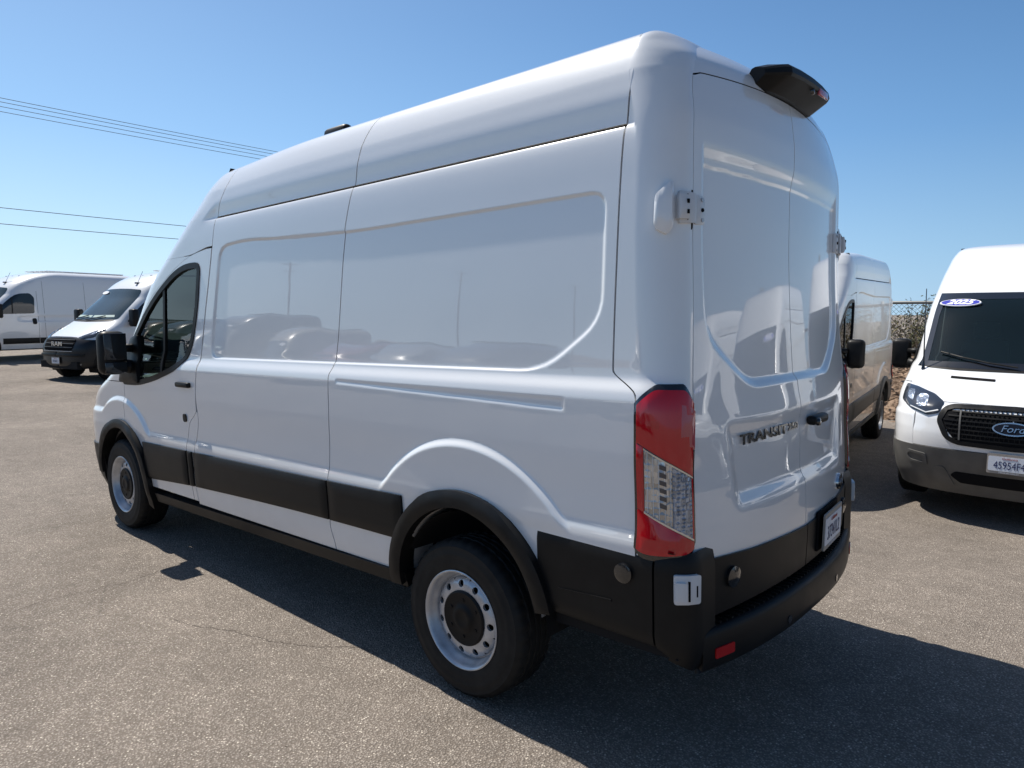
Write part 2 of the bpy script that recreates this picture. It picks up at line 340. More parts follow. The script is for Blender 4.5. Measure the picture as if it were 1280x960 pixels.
def patch(name, fn, poly, off, m, parent, step=.05, depth=.012, hole=None, crown=0):
    """a plate of real thickness lying on fn over the polygon (u,v)"""
    B = dens(poly, step); n = len(B); pts = [Vector(b) for b in B]; edges = [(i, (i+1) % n) for i in range(n)]
    hn = 0
    if hole is not None:
        Hh = dens(hole, step); hn = len(Hh); pts += [Vector(b) for b in Hh]; edges += [(n+i, n+(i+1) % hn) for i in range(hn)]
    lo, hi = B.min(0), B.max(0); g = np.stack(np.meshgrid(np.arange(lo[0]+step/2, hi[0], step), np.arange(lo[1]+step/2, hi[1], step), indexing='ij'), -1).reshape(-1, 2)
    if len(g):
        sd_ = sdpoly(g, B); ok = sd_ < -step*.4
        if hole is not None: ok &= sdpoly(g, Hh) > step*.4
        pts += [Vector(q) for q in g[ok]]
    vo, eo, fo, *_ = delaunay_2d_cdt(pts, edges, [], 1 if hole is None else 0, 1e-6)
    q = np.array([(v.x, v.y) for v in vo]); tri = []
    for t in fo:
        c = q[list(t)].mean(0)[None]
        if sdpoly(c, B)[0] < 1e-7 and (hole is None or sdpoly(c, Hh)[0] > -1e-7): tri.append(tuple(t))
    db = sdpoly(q, B); o_ = np.full(len(q), float(off))
    if hole is not None: db = np.maximum(db, -sdpoly(q, Hh))
    if crown: o_ = off+crown*sstep(-db, 0, crown*2.5)
    top = surf_pt(fn, q, o_)
    a, b, c = [top[[t[i] for t in tri]] for i in range(3)]
    nr = np.cross(b-a, c-a); ctr = (a+b+c)/3-np.array([1.8, 0, 1.2]); ctr[:, 0] = np.where(np.abs(ctr[:, 0]) < 1.8, 0, ctr[:, 0])
    flip = (nr*ctr).sum(1).sum() < 0
    F = [t[::-1] if flip else t for t in tri]
    # skirt along boundary edges
    cnt = {}
    for t in F:
        for i in range(3):
            e = (t[i], t[(i+1) % 3]); cnt[tuple(sorted(e))] = None if tuple(sorted(e)) in cnt else e
    bd = [e for e in cnt.values() if e]; ids = sorted({i for e in bd for i in e}); mp = {i: len(q)+k for k, i in enumerate(ids)}
    low = surf_pt(fn, q[ids], o_[ids]-depth)
    F += [(e[1], e[0], mp[e[0]], mp[e[1]]) for e in bd]
    o = mesh_obj(name, np.vstack([top, low]), F, m, parent, True)
    sharpen(o, 40); return o
def sharpen(o, ang):
    me = o.data; me.update()
    b = bmesh.new(); b.from_mesh(me)
    for e in b.edges:
        if len(e.link_faces) == 2 and e.calc_face_angle(0) > R(ang): e.smooth = False
    b.to_mesh(me); b.free()
def grid_panel(name, P, m, parent, keep=None, flange=.014, inward=None):
    """P[nu,nv,3] grid as a sheet whose border is turned in (panel gap with depth)"""
    nu, nv = P.shape[:2]
    du = np.gradient(P, axis=0); dv = np.gradient(P, axis=1); nr = np.cross(du, dv); nr /= np.linalg.norm(nr, axis=-1, keepdims=True)+1e-12
    c = P-np.array([1.8, 0, 1.2]); c[..., 0] = np.where(np.abs(c[..., 0]) < 1.8, 0, c[..., 0])
    sg = 1 if np.nanmean((nr*c).sum(-1)) > 0 else -1
    idx = np.arange(nu*nv).reshape(nu, nv)
    Q = np.stack([idx[:-1, :-1], idx[1:, :-1], idx[1:, 1:], idx[:-1, 1:]], -1)
    if sg < 0: Q = Q[..., ::-1]
    kk = np.ones((nu-1, nv-1), bool) if keep is None else keep
    F = [tuple(q) for q in Q[kk]]
    V = P.reshape(-1, 3)
    loop = list(idx[:, 0])+list(idx[-1, 1:])+list(idx[-2::-1, -1])+list(idx[0, -2:0:-1])
    low = V[loop]-nr.reshape(-1, 3)[loop]*sg*flange; n0 = len(V); L = len(loop)
    kf = np.zeros((nu+1, nv+1), bool); kf[1:-1, 1:-1] = kk
    for i in range(L):
        a, b = loop[i], loop[(i+1) % L]
        ia, ja, ib, jb = a//nv, a % nv, b//nv, b % nv
        ci, cj = min(ia, ib, nu-2), min(ja, jb, nv-2)
        if not kk[ci, cj]: continue
        q = (a, n0+i, n0+(i+1) % L, b); F.append(q if sg > 0 else q[::-1])
    o = mesh_obj(name, np.vstack([V, low]), F, m, parent, True); sharpen(o, 50)
    return o
def text_mesh(name, s, size, m, parent, mtx, sx=1.0, shear=0, depth=.004, bold=0):
    cu = bpy.data.curves.new(name, 'FONT'); cu.body = s; cu.size = size; cu.extrude = depth/2; cu.align_x = 'CENTER'; cu.align_y = 'CENTER'; cu.shear = shear; cu.offset = bold; cu.resolution_u = 3
    t = link(bpy.data.objects.new(name, cu)); dg = bpy.context.evaluated_depsgraph_get(); dg.update()
    me = bpy.data.meshes.new_from_object(t.evaluated_get(dg)); bpy.data.objects.remove(t)
    me.transform(Matrix.Diagonal((sx, 1, 1, 1))); me.transform(mtx); me.materials.clear(); me.materials.append(m)
    o = link(bpy.data.objects.new(name, me)); o.parent = parent; return o
def frame_mtx(p, xdir, ydir):
    x = Vector(xdir).normalized(); z = x.cross(Vector(ydir)).normalized(); y = z.cross(x)
    return Matrix(((x.x, y.x, z.x, p[0]), (x.y, y.y, z.y, p[1]), (x.z, y.z, z.z, p[2]), (0, 0, 0, 1)))

# ---------------------------------------------------------------- ground
def ground_z(x, y):
    x = np.asarray(x, float); y = np.asarray(y, float)
    return -.16*sstep(-y, .7, 4.4)*(1-sstep(x, 4, 12)) + .001*np.clip(x-8, 0, 25)**2
def make_ground():
    ax = np.concatenate([[-900, -300, -100, -50], np.arange(-30, 45.1, .5), [55, 70, 100, 200, 500, 1500]])
    ay = np.concatenate([[-1500, -500, -200, -100, -60], np.arange(-40, 30.1, .5), [40, 70, 150, 400, 900]])
    X, Y = np.meshgrid(ax, ay, indexing='ij'); P = np.stack([X, Y, ground_z(X, Y)], -1)
    idx = np.arange(X.size).reshape(X.shape); Q = np.stack([idx[:-1, :-1], idx[1:, :-1], idx[1:, 1:], idx[:-1, 1:]], -1).reshape(-1, 4)
    o = mesh_obj('ground', P.reshape(-1, 3), Q, M['asphalt']); o['kind'] = 'structure'
    # the two fine cracks in the foreground, as slivers lying in the surface
    for line in (((2.549, 2.128), (2.593, 1.887), (2.586, 1.721), (2.542, 1.451), (2.601, 1.175), (2.598, .99)), ((1.848, 1.494), (1.642, 1.449), (1.387, 1.329), (1.102, 1.251), (.905, 1.137), (.71, .987), (.547, .979))):
        g = np.random.default_rng(3); L = []
        for a, b in zip(line[:-1], line[1:]):
            for k in range(14): u = k/14; L.append((a[0]+(b[0]-a[0])*u+g.normal(0, .006), a[1]+(b[1]-a[1])*u+g.normal(0, .006)))
        V = []; F = []; m_ = len(L)
        for i, (x, y) in enumerate(L):
            d = np.array(L[min(i+1, m_-1)])-np.array(L[max(i-1, 0)]); d /= np.hypot(*d)+1e-9; w_ = (.0008+.0018*g.random())*min(1, i/8, (m_-1-i)/8+.05)
            V += [(x-d[1]*w_, y+d[0]*w_, .003), (x+d[1]*w_, y-d[0]*w_, .003)]
        F = [(2*i, 2*i+1, 2*i+3, 2*i+2) for i in range(m_-1)]; mesh_obj('surface_crack', V, F, M['crack'], o, False)
make_ground()

# ---------------------------------------------------------------- high-roof van: body surface as a stack of rounded outlines
W_ = curve((.25, .90), (.38, .935), (.47, .962), (.62, .978), (.75, .984), (.86, .990), (.935, .979), (1.0, .979), (1.2, .987), (1.375, .986), (1.405, .981), (1.462, .957), (1.52, .954), (1.8, .946), (2.05, .938), (2.14, .934),
           (2.28, .926), (2.335, .916), (2.348, .905), (2.375, .904), (2.44, .9075), (2.50, .901), (2.528, .8965), (2.545, .8925), (2.60, .876), (2.66, .851), (2.70, .822), (2.73, .770), (2.747, .68), (2.757, .52), (2.7622, .002))
XR = curve((.25, -1.08), (.6, -1.145), (.82, -1.152), (1.0, -1.146), (1.24, -1.129), (1.40, -1.104), (1.655, -1.086), (2.0, -1.074), (2.2, -1.074), (2.36, -1.074), (2.45, -1.066), (2.565, -1.048), (2.61, -1.036), (2.66, -1.008), (2.70, -.975), (2.73, -.945), (2.747, -.92), (2.757, -.90), (2.7622, -.87))
YE = curve((.25, .875), (.85, .872), (1.1, .868), (1.25, .862), (1.4, .846), (1.6, .82), (1.9, .803), (2.3, .80), (2.45, .775), (2.52, .745), (2.6, .69), (2.66, .63), (2.70, .575), (2.73, .50), (2.747, .40), (2.757, .27), (2.7622, .001))
RC = curve((.25, .13), (1.2, .13), (1.5, .15), (2.2, .15), (2.35, .16), (2.5, .165), (2.6, .15), (2.66, .12), (2.70, .085), (2.73, .06), (2.747, .04), (2.7622, .02))
BOW = curve((.25, .092), (1.1, .090), (1.25, .078), (1.4, .062), (2.3, .06), (2.55, .075), (2.66, .07), (2.73, .05), (2.7622, .03))
XF = curve((.25, 4.56), (.5, 4.69), (.78, 4.74), (.98, 4.71), (1.08, 4.65), (1.14, 4.56), (1.20, 4.44), (1.28, 4.24), (1.345, 4.10), (1.395, 4.02), (1.47, 3.935), (1.7, 3.70), (1.95, 3.46), (2.17, 3.15), (2.37, 2.88), (2.5, 2.74), (2.63, 2.60), (2.7, 2.49), (2.74, 2.38), (2.757, 2.30), (2.7622, 2.22))
LF = curve((.25, .62), (.9, .66), (1.05, .62), (1.2, .5), (1.4, .45), (2.0, .45), (2.3, .5), (2.5, .56), (2.63, .50), (2.7, .39), (2.74, .27), (2.757, .19), (2.7622, .10))
ZL = curve((-2, 2.170), (2.25, 2.169), (2.38, 2.153), (2.50, 2.136), (2.56, 2.133), (9, 2.133))
XDF = curve((.3, 3.60), (1.24, 3.60), (1.30, 3.66), (1.40, 3.66), (1.547, 3.55), (1.70, 3.36), (1.864, 3.15), (2.014, 2.85), (2.09, 2.66), (2.133, 2.50), (2.15, 2.38), (2.166, 2.23))
SEAM2 = curve((.3, -.90), (1.36, -.90), (1.40, -.893), (1.486, -.785), (1.9, -.795), (2.335, -.813), (2.6, -.839), (2.68, -.825), (2.7622, -.80))
SEAM1 = curve((.3, .93), (.5, .94), (.616, .967), (.854, .956), (1.236, .931), (1.402, .928), (1.464, .910), (2.123, .815), (2.337, .757), (2.601, .684), (2.7622, .62))
SEAMB = curve((.3, 2.48), (.56, 2.50), (.643, 2.516), (.866, 2.468), (1.084, 2.412), (1.19, 2.42), (1.452, 2.38), (1.71, 2.318), (2.06, 2.226), (2.372, 2.16), (2.58, 2.05), (2.7622, 2.0))
DOORR = curve((.3, 2.55), (.583, 2.56), (.853, 2.585), (1.02, 2.545), (1.12, 2.43), (1.19, 2.427), (1.452, 2.387), (1.71, 2.325), (2.06, 2.233), (2.372, 2.167))
RARCH = np.array([-.035, .45]); FARCH = np.array([3.70, .49])
PANEL = roundpoly([(-.745, 2.128), (-.735, 1.665), (-.46, 1.468), (2.235, 1.463), (2.225, 1.60), (2.105, 2.163), (1.80, 2.176), (.83, 2.126)], [.07, .10, .12, .06, .2, .09, .3, .3])
CREASE = np.array([(-.58, 1.331), (-.58, 1.372), (.86, 1.385), (.86, 1.372)])
def side_disp(x, z):
    P = np.stack([x, z], -1); d = np.zeros(x.shape)
    ok = (z > 1.40) & (z < 2.25)
    if ok.any(): d[ok] -= .0085*sstep(-sdpoly(P[ok], PANEL), -.003, .009)
    ok = (z > 1.25) & (z < 1.45)
    if ok.any(): d[ok] -= .004*sstep(-sdpoly(P[ok], CREASE), -.006, .006)
    for c, r0, sq in ((RARCH+[.0, .0], .70, 1.0), (FARCH, .64, 1.0)):
        q = np.hypot(P[..., 0]-c[0], (P[..., 1]-c[1])*sq)
        d += .018*sstep(-q, -r0-.018, -r0+.018)*sstep(z, .845, .93)
    return d
def side_y(x, z, disp=True):
    x, z = np.broadcast_arrays(np.asarray(x, float), np.asarray(z, float))
    Wz, xe, rc, xf, lf = W_(z), XR(z)+BOW(z), RC(z), XF(z), LF(z); xs = xf-lf
    ct = np.clip(1-(x-xe)/rc, 0, 1); ya = YE(z)+(Wz-YE(z))*np.sqrt(1-ct**2)
    q = np.clip((x-xs)/lf, 0, 1); yf = Wz*(1-q**3)**(1/3)
    y = np.where(x < xe+rc, ya, np.where(x > xs, yf, Wz))
    return y+(side_disp(x, z) if disp else 0)
def S_side(x, z): x, z = np.broadcast_arrays(x, z); return np.stack([x, side_y(x, z), z], -1)
def S_side0(x, z): x, z = np.broadcast_arrays(x, z); return np.stack([x, side_y(x, z, False), z], -1)
LOWP = roundpoly([(-.66, 1.275), (-.60, .955), (.60, .955), (.66, 1.275)], .05)
UPP = roundpoly([(-.745, 2.30), (-.745, 1.60), (-.575, 1.475), (-.45, 1.40), (.45, 1.40), (.575, 1.475), (.745, 1.60), (.745, 2.30)], [.05, .1, .1, .15, .15, .1, .1, .05])
def rear_disp(y, z):
    P = np.stack([y, z], -1)
    s1 = -sdpoly(P, UPP); up = sstep(s1, -.006, .030)
    s2 = -sdpoly(P, LOWP); lo = sstep(s2, -.02, .06)
    up = np.minimum(up, sstep(2.292-z, 0, .082)); up = up+.30*up*sstep(2.208-z, 0, .008)
    return .013*up+.015*lo*sstep(z, .93, 1.02)*(1-.55*sstep(z, 1.02, 1.22))+.008*lo
def S_rear(y, z):
    y, z = np.broadcast_arrays(np.asarray(y, float), np.asarray(z, float)); return np.stack([XR(z)+BOW(z)*(y/YE(z))**2+rear_disp(y, z), y, z], -1)
def S_front(y, z):
    y, z = np.broadcast_arrays(np.asarray(y, float), np.asarray(z, float)); q = np.clip(np.abs(y)/W_(z), 0, .999)
    return np.stack([XF(z)-LF(z)+LF(z)*(1-q**3)**(1/3), y, z], -1)
def zdoor(y): return 2.566-.036*(y/.8)**2-.012*sstep(np.abs(y), .75, .80)
def S_corner(s, z):            # s: 0 at the side (x = -.89) .. 1 at the door gap, by true path
    s, z = np.broadcast_arrays(np.asarray(s, float), np.asarray(z, float)); xe = XR(z)+BOW(z); rc = RC(z); xc = xe+rc
    ls = np.maximum(xc-(-.893), -.05)*-1; L1 = np.maximum(-.893-xc, 0)
    la = rc*1.35; k = s*(L1+la); a = np.clip((k-L1)/la, -.2, 1)*math.pi/2
    x = np.where(k < L1, -.893-k, xe+rc*(1-np.sin(np.clip(a, 0, 2)))); x = np.where((k < L1), -.893-k, xe+rc*(1-np.sin(np.clip(a, 0, 2))))
    y = np.where(k < L1, W_(z), YE(z)+(W_(z)-YE(z))*np.cos(np.clip(a, 0, 2)))
    return np.stack([x, y, z], -1)
def warp(P):
    P = P.copy(); zz = P[..., 2]; P[..., 2] = np.where(zz > 2.53, 2.53+(zz-2.53)*.84, zz); P[..., 2] -= .050*sstep(P[..., 0], 1.2, 2.4)*np.clip((P[..., 2]-2.36)/.40, 0, 1); return P
def zrow(lo, hi, step, extra=()):
    z = np.unique(np.round(np.concatenate([np.arange(lo, hi, step), [hi], [e for e in extra if lo < e < hi]]), 5)); return z
ROOFZ = np.concatenate([np.arange(0, 1, .02)])
def roofrows(n=60):            # rows packed to the flat top: values of z from parameter 0..1
    t = np.linspace(0, 1, n); return t
TOPZ = pchip([0, .35, .6, .75, .86, .94, 1], [0, .40, .70, .84, .93, .978, 1])

HOLES = 11
def wheel_meshes():
    parts = []
    RT = .355
    prof = [(.205, -.10), (.222, -.112), (.262, -.119), (.30, -.1175), (.328, -.110), (.345, -.100), (.3535, -.086), (.355, -.062), (.355, -.058), (.347, -.055), (.347, -.049), (.355, -.046), (.3555, -.022), (.3475, -.019), (.3475, -.012), (.3555, -.009),
            (.3555, .009), (.3475, .012), (.3475, .019), (.3555, .022), (.355, .046), (.347, .049), (.347, .055), (.355, .058), (.355, .062), (.3535, .086), (.345, .100), (.331, .109), (.326, .1135), (.322, .1125), (.30, .1185), (.285, .1205), (.281, .1192), (.262, .1198), (.240, .118), (.232, .1155), (.224, .114), (.216, .108), (.205, .10)]
    n = 120; V = []; F = []; m = len(prof)
    for k in range(n):
        a = 2*math.pi*k/n
        for i, (r, h) in enumerate(prof):
            if r > .34 and abs(h) > .05 and k % 3 == 0: r -= .007
            elif r > .35 and abs(h) < .05 and (k+int(abs(h)*400)) % 4 == 0: r -= .004
            if r > .352 and abs(math.sin(a)+1) < .012: r = .352
            V.append((r*math.cos(a), h, r*math.sin(a)))
    for k in range(n):
        for i in range(m-1):
            a = k*m+i; b = ((k+1) % n)*m+i; F.append((a, a+1, b+1, b))
    parts.append(('tyre', V, F, 'rubber'))
    b = MB().lathe([(.206, -.10), (.199, .03), (.199, .060), (.203, .082), (.208, .092), (.2135, .104), (.2185, .110), (.222, .113), (.2225, .1165), (.219, .1185), (.2145, .117), (.2085, .108), (.2035, .096), (.199, .085), (.193, .076), (.188, .063), (.186, .0560), (.182, .0570), (.1790, .0670), (.1780, .0685)], 72)
    def hr(r): return float(np.interp(r, [.10, .120, .132, .155, .170, .178], [.080, .0855, .0880, .0850, .0775, .0685]))
    rc, rh, da = .1535, .0155, math.pi/HOLES
    dirs = sorted(set([round(x, 9) for x in np.linspace(0, 2*math.pi, 32, endpoint=False)]))
    for k in range(HOLES):
        a0 = 2*math.pi*(k+.5)/HOLES; ring_o = []; ring_m = []; ring_i = []; ring_w = []
        for th in dirs:
            hx, hy = rc+rh*math.cos(th), rh*math.sin(th)
            # walk outwards until leaving the sector
            lo_, hi_ = rh, .2
            for _ in range(36):
                mid = (lo_+hi_)/2; x, y = rc+mid*math.cos(th), mid*math.sin(th); rr = math.hypot(x, y); an = math.atan2(y, x)
                if .1165 < rr < .178 and abs(an) < da: lo_ = mid
                else: hi_ = mid
            def P(d, dz=0):
                x, y = rc+d*math.cos(th), d*math.sin(th); rr = math.hypot(x, y)
                return (x*math.cos(a0)-y*math.sin(a0), hr(rr)+dz, x*math.sin(a0)+y*math.cos(a0))
            ring_o.append(P(lo_)); ring_m.append(P(rh+(lo_-rh)*.35)); ring_i.append(P(rh, -.0012)); ring_w.append(P(rh, -.014))
        nn = len(dirs); VV = ring_o+ring_m+ring_i+ring_w; FF = []
        for l in range(3):
            for j in range(nn): FF.append((l*nn+j, l*nn+(j+1) % nn, (l+1)*nn+(j+1) % nn, (l+1)*nn+j))
        b.add(VV, FF)
    parts.append(('rim', b.V, b.F, 'steel'))
    d = MB().lathe([(.0, .030), (.198, .030)], 40)
    parts.append(('barrel_disc', d.V, d.F, 'gap'))  # flat black disc filling the rim behind the holes
    h = MB().lathe([(.1245, .080), (.1235, .0920), (.116, .0965), (.106, .0945), (.075, .0925), (.060, .0940), (.054, .0995), (.036, .1025), (.031, .1005), (.0, .1005)], 48)
    for k in range(6):
        a = 2*math.pi*k/6; h.lathe([(.0001, .0965), (.007, .0965), (.009, .094), (.009, .088)], 6, (.089*math.cos(a), 0, .081*math.sin(a)))
    parts.append(('hub_cap', h.V, h.F, 'hub'))
    return parts
WHEEL = {}
def make_wheel(parent, x, side, z, tw=0):
    if not WHEEL:
        for nme, V, F, m in wheel_meshes():
            o = mesh_obj(nme, V, F, M[m]); sharpen(o, 38); WHEEL[nme] = o.data; bpy.data.objects.remove(o)
    wl = link(bpy.data.objects.new('wheel', WHEEL['tyre'])); wl.parent = parent
    wl.name = 'wheel'; wl.location = (x, side*.868, z); wl.scale = (1, side, 1); wl.rotation_euler = (0, tw, 0)
    for k in ('rim', 'barrel_disc', 'hub_cap'):
        o = link(bpy.data.objects.new(k, WHEEL[k])); o.parent = wl
    return wl

def build_van(name, label, cat, group=None):
    T = thing(name, label, cat, group=group); half = []; G = .0038
    def H(o): half.append(o); return o
    # --- side panels
    def sp(nm, f0, f1, z0, z1, dx, dz, extra=(), arch=None, r=.45, m='paint', par=T):
        z = zrow(z0, z1, dz, extra); n = int((float(np.max(f1(z)-f0(z))))/dx)+2; a = np.linspace(0, 1, n)
        X = f0(z)[None]+G+(f1(z)-f0(z)-2*G)[None]*a[:, None]; Z = np.broadcast_to(z, X.shape); P = S_side(X, Z)
        keep = None
        if arch is not None:
            q = (np.hypot(X-arch[0], Z-arch[1]) > r) & ((X > -.40) | (Z > .70)); keep = q[:-1, :-1] & q[1:, :-1] & q[1:, 1:] & q[:-1, 1:]
        return H(grid_panel(nm, P, M[m], par, keep))
    ex = (1.455, 1.459, 1.463, 1.467, 1.471, 1.475, 1.479, 2.11, 2.115, 2.12, 2.125, 2.13, 2.16, 2.165, 2.17)
    sp('side_panel', SEAM1, SEAMB, .482, 2.340, .010, .008, ex)
    sp('side_panel', SEAM2, SEAM1, .482, 2.340, .0075, .007, ex, RARCH)
    # --- rear quarter: corner plus the strip up to the seam, right up into the roof
    z = np.concatenate([zrow(.838, 2.54, .012, (1.40, 1.486)), 2.54+TOPZ(np.linspace(0, 1, 40)[1:])*(2.7618-2.54)]); n1, n2 = 26, 22
    t = np.linspace(0, math.pi/2, n1); xe, rc = XR(z)+BOW(z), RC(z); ct = np.cos(t)[:, None]
    Xa = xe+rc*(1-ct); Wq = np.where((z > 2.25) & (z < 2.54), np.interp(z, [2.25, 2.54], [float(W_(2.25)), float(W_(2.54))])+.004*np.sin(np.clip((z-2.25)/.29, 0, 1)*math.pi), W_(z)); Ya = YE(z)+(Wq-YE(z))*np.sin(t)[:, None]+0*Xa
    Xb = (xe+rc)[None]+(np.maximum(SEAM2(z)-G-(xe+rc), .001))[None]*np.linspace(0, 1, n2)[1:, None]; Yb = side_y(Xb, np.broadcast_to(z, Xb.shape)); Yb = Yb+(Wq-W_(z))[None]*sstep(-Xb, .838, .872)
    X = np.vstack([Xa, Xb]); Y = np.vstack([Ya, Yb]); X[:, z > 2.34] = X[:, z > 2.34]
    H(grid_panel('quarter_panel', warp(np.stack([X, Y, np.broadcast_to(z, X.shape)], -1)), M['paint'], T))
    # header over the rear doors
    y01 = np.linspace(0, 1, 40); b = TOPZ(np.linspace(0, 1, 46)); P = np.zeros((40, 46, 3))
    for j in range(46):
        z0 = zdoor(y01*.80)+.006; zz = z0+(2.7619-z0)*b[j]; yy = y01*YE(zz); P[:, j] = np.stack([XR(zz)+BOW(zz)*(yy/np.maximum(YE(zz), .05))**2, yy, zz], -1)
    H(grid_panel('roof_header', warp(P), M['paint'], T, flange=.001))
    # --- rear doors
    y = np.concatenate([np.linspace(0, .09, 12)[:-1], np.linspace(.09, .70, 56)[:-1], np.linspace(.70, 1, 34)*1.0]); y = y/y[-1]*1.0
    yy = .003+(.805-.006)*np.concatenate([np.linspace(0, .86, 74)[:-1], np.linspace(.86, 1, 26)])
    b = np.linspace(0, 1, 240); zt = zdoor(np.minimum(yy, .80)); Z = .585+(zt-.585)[:, None]*b[None]; Yg = np.broadcast_to(yy[:, None], Z.shape)
    Yg = YE(Z)*Yg/.805
    door = H(grid_panel('rear_door', warp(S_rear(Yg, Z)), M['paint'], T, flange=.02))
    yq = np.linspace(0, .80, 24); P = np.zeros((24, 5, 3))
    for i_, y_ in enumerate(yq):
        zz = zdoor(y_)+np.linspace(-.03, .04, 5); k_ = y_/.805*YE(zz); P[i_] = np.stack([XR(zz)+BOW(zz)*(k_/YE(zz))**2+.020, k_, zz], -1)
    H(grid_panel('gap_backing_strip', warp(P), M['gap'], T, flange=.002))  # dark strip added behind the door-top gap so no light shows through
    # --- roof
    def roof(nm, f0, f1, nx):
        a = np.linspace(0, 1, nx); b = TOPZ(np.linspace(0, 1, 64)); Z = 2.352+(2.7619-2.352)*b; Zg = np.broadcast_to(Z, (nx, 64))
        X = f0(Zg)+G+(f1(Zg)-f0(Zg)-2*G)*a[:, None]; H(grid_panel(nm, warp(S_side(X, Zg)), M['paint'], T))
    roof('roof_panel', SEAM2, SEAM1, 40); roof('roof_panel', SEAM1, SEAMB, 40)
    na, nb = 90, 96; a = np.linspace(0, 1, na); b = np.concatenate([np.linspace(0, .42, 45)[:-1], .42+.58*TOPZ(np.linspace(0, 1, 52))]); P = np.zeros((na, nb, 3))
    def fr(a_, z):                    # along the outline from seam 1 to the front centre
        xs = XF(z)-LF(z); x0 = SEAMB(z)+G; k = np.clip(a_/.55, 0, 1); t = np.clip((a_-.55)/.45, 0, 1); t = (.5*t+.5*t*t*(3-2*t))*math.pi/2
        x = np.where(a_ < .55, x0+(xs-x0)*k, xs+LF(z)*np.sin(t)**(2/3)); Ws = np.where((z > 2.25) & (z < 2.54), np.interp(z, [2.25, 2.54], [float(W_(2.25)), float(W_(2.54))])+.004*np.sin(np.clip((z-2.25)/.29, 0, 1)*math.pi), W_(z)); Wb = W_(z)+(Ws-W_(z))*sstep(a_, .05, .45); yv = np.where(a_ < .55, Wb, Wb*np.abs(np.cos(t))**(2/3))
        return x, yv
    for i in range(na):
        zl = 2.17
        for _ in range(25): x, _y = fr(a[i], np.array(zl)); zl = float(ZL(x))
        gp = .004 if a[i] < .40 else .0008; zz = zl+gp+(2.7619-zl-gp)*b; x, yv = fr(a[i], zz); P[i] = np.stack([x, yv, zz], -1)
    H(grid_panel('cab_roof', warp(P), M['paint'], T))
    # --- front door with its window cut out
    z = zrow(.50, 2.160, .010); nx = 96; a = np.linspace(0, 1, nx); x0 = DOORR(z)+G; x1 = XDF(z)-G
    X = x0[None]+(x1-x0)[None]*a[:, None]; Z = np.broadcast_to(z, X.shape)
    win = roundpoly([(2.385, 2.062), (2.43, 1.764), (2.535, 1.50), (2.71, 1.392), (3.04, 1.312), (3.32, 1.266), (3.60, 1.262), (3.50, 1.547), (3.10, 1.858), (2.757, 2.02), (2.57, 2.065)], [.05, .3, .12, .2, .2, .1, .04, .1, .3, .1, .2])
    Pq = np.stack([X, Z], -1); sdw = sdpoly(Pq, offpoly(win, .012)); ar = np.hypot(X-FARCH[0], Z-FARCH[1]); kp = (sdw > 0) & (ar > .43)
    keep = kp[:-1, :-1] & kp[1:, :-1] & kp[1:, 1:] & kp[:-1, 1:]
    dr = H(grid_panel('front_door', S_side(X, Z), M['paint'], T, keep))
    H(patch('window_seal', S_side0, offpoly(win, .022), .006, M['blackfix'], dr, .06, .03, hole=offpoly(win, -.016)))
    H(patch('side_window', S_side0, offpoly(win, -.010), -.008, M['glass'], dr, .09, .003))
    H(patch('window_divider', S_side0, [(2.925, 1.33), (2.955, 1.325), (2.93, 1.94), (2.90, 1.955)], .001, M['blackfix'], dr, .08, .02))
    sail = roundpoly([(3.30, 1.262), (3.66, 1.258), (3.52, 1.585), (3.36, 1.62)], .03)
    H(patch('mirror_base', S_side0, sail, .016, M['blackfix'], dr, .05, .03, crown=.012))
    hb = MB().box((2.575, .998, 1.283), (.185, .034, .036), 0, .012); H(hb.build('door_handle', M['black'], dr, True))
    H(patch('lock_cover', S_side, roundpoly([(2.578, 1.03), (2.622, 1.03), (2.622, 1.085), (2.578, 1.085)], .02), .008, M['black'], dr, .02, .01))
    # strip between door and side panel
    z = zrow(.50, 1.11, .02); x0 = SEAMB(z)+G; x1 = np.maximum(DOORR(z)-G, x0+.002); X = x0[None]+(x1-x0)[None]*np.linspace(0, 1, 7)[:, None]
    H(grid_panel('door_pillar', S_side(X, np.broadcast_to(z, X.shape)), M['paint'], T))
    # --- A pillar, fender, hood, fascia
    YF = .91; qx = (1-YF**3)**(1/3)
    z = zrow(1.262, 2.1325, .012); x0 = XDF(z)+G; x1 = XF(z)-LF(z)+LF(z)*qx; X = x0[None]+(x1-x0)[None]*np.linspace(0, 1, 26)[:, None]
    H(grid_panel('a_pillar', S_side(X, np.broadcast_to(z, X.shape)), M['paint'], T))
    def fgrid(nm, z, ta, tb, nx, xstart=None, m='paint', keepfn=None, off=0):
        P = np.zeros((nx, len(z), 3)); a = np.linspace(0, 1, nx); xs = XF(z)-LF(z)
        if ta == 'hood': ta = tF+.006+(R(29.6)-tF)*sstep(z, 1.22, 1.27)
        for i in range(nx):
            if xstart is not None:
                s = np.clip(a[i]/.5, 0, 1); k = np.clip((a[i]-.5)/.5, 0, 1); t = ta+(tb-ta)*k
                x = np.where(a[i] < .5, xstart+(xs-xstart)*s, xs+LF(z)*math.sin(t)**(2/3)); yv = np.where(a[i] < .5, W_(z), W_(z)*max(math.cos(t), 0)**(2/3))
                yv = yv+side_disp(x, z)*(a[i] < .5)+side_disp(xs, z)*(a[i] >= .5)*math.cos(t)**2
            else:
                t = ta+(tb-ta)*a[i]; t = t+0*z; x = xs+LF(z)*np.sin(t)**(2/3); yv = W_(z)*np.maximum(np.cos(t), 0)**(2/3)
            tt = t if xstart is None or a[i] >= .5 else 0*z; P[i] = np.stack([x+off*np.sin(tt), yv+off*np.cos(tt), z], -1)
        keep = None
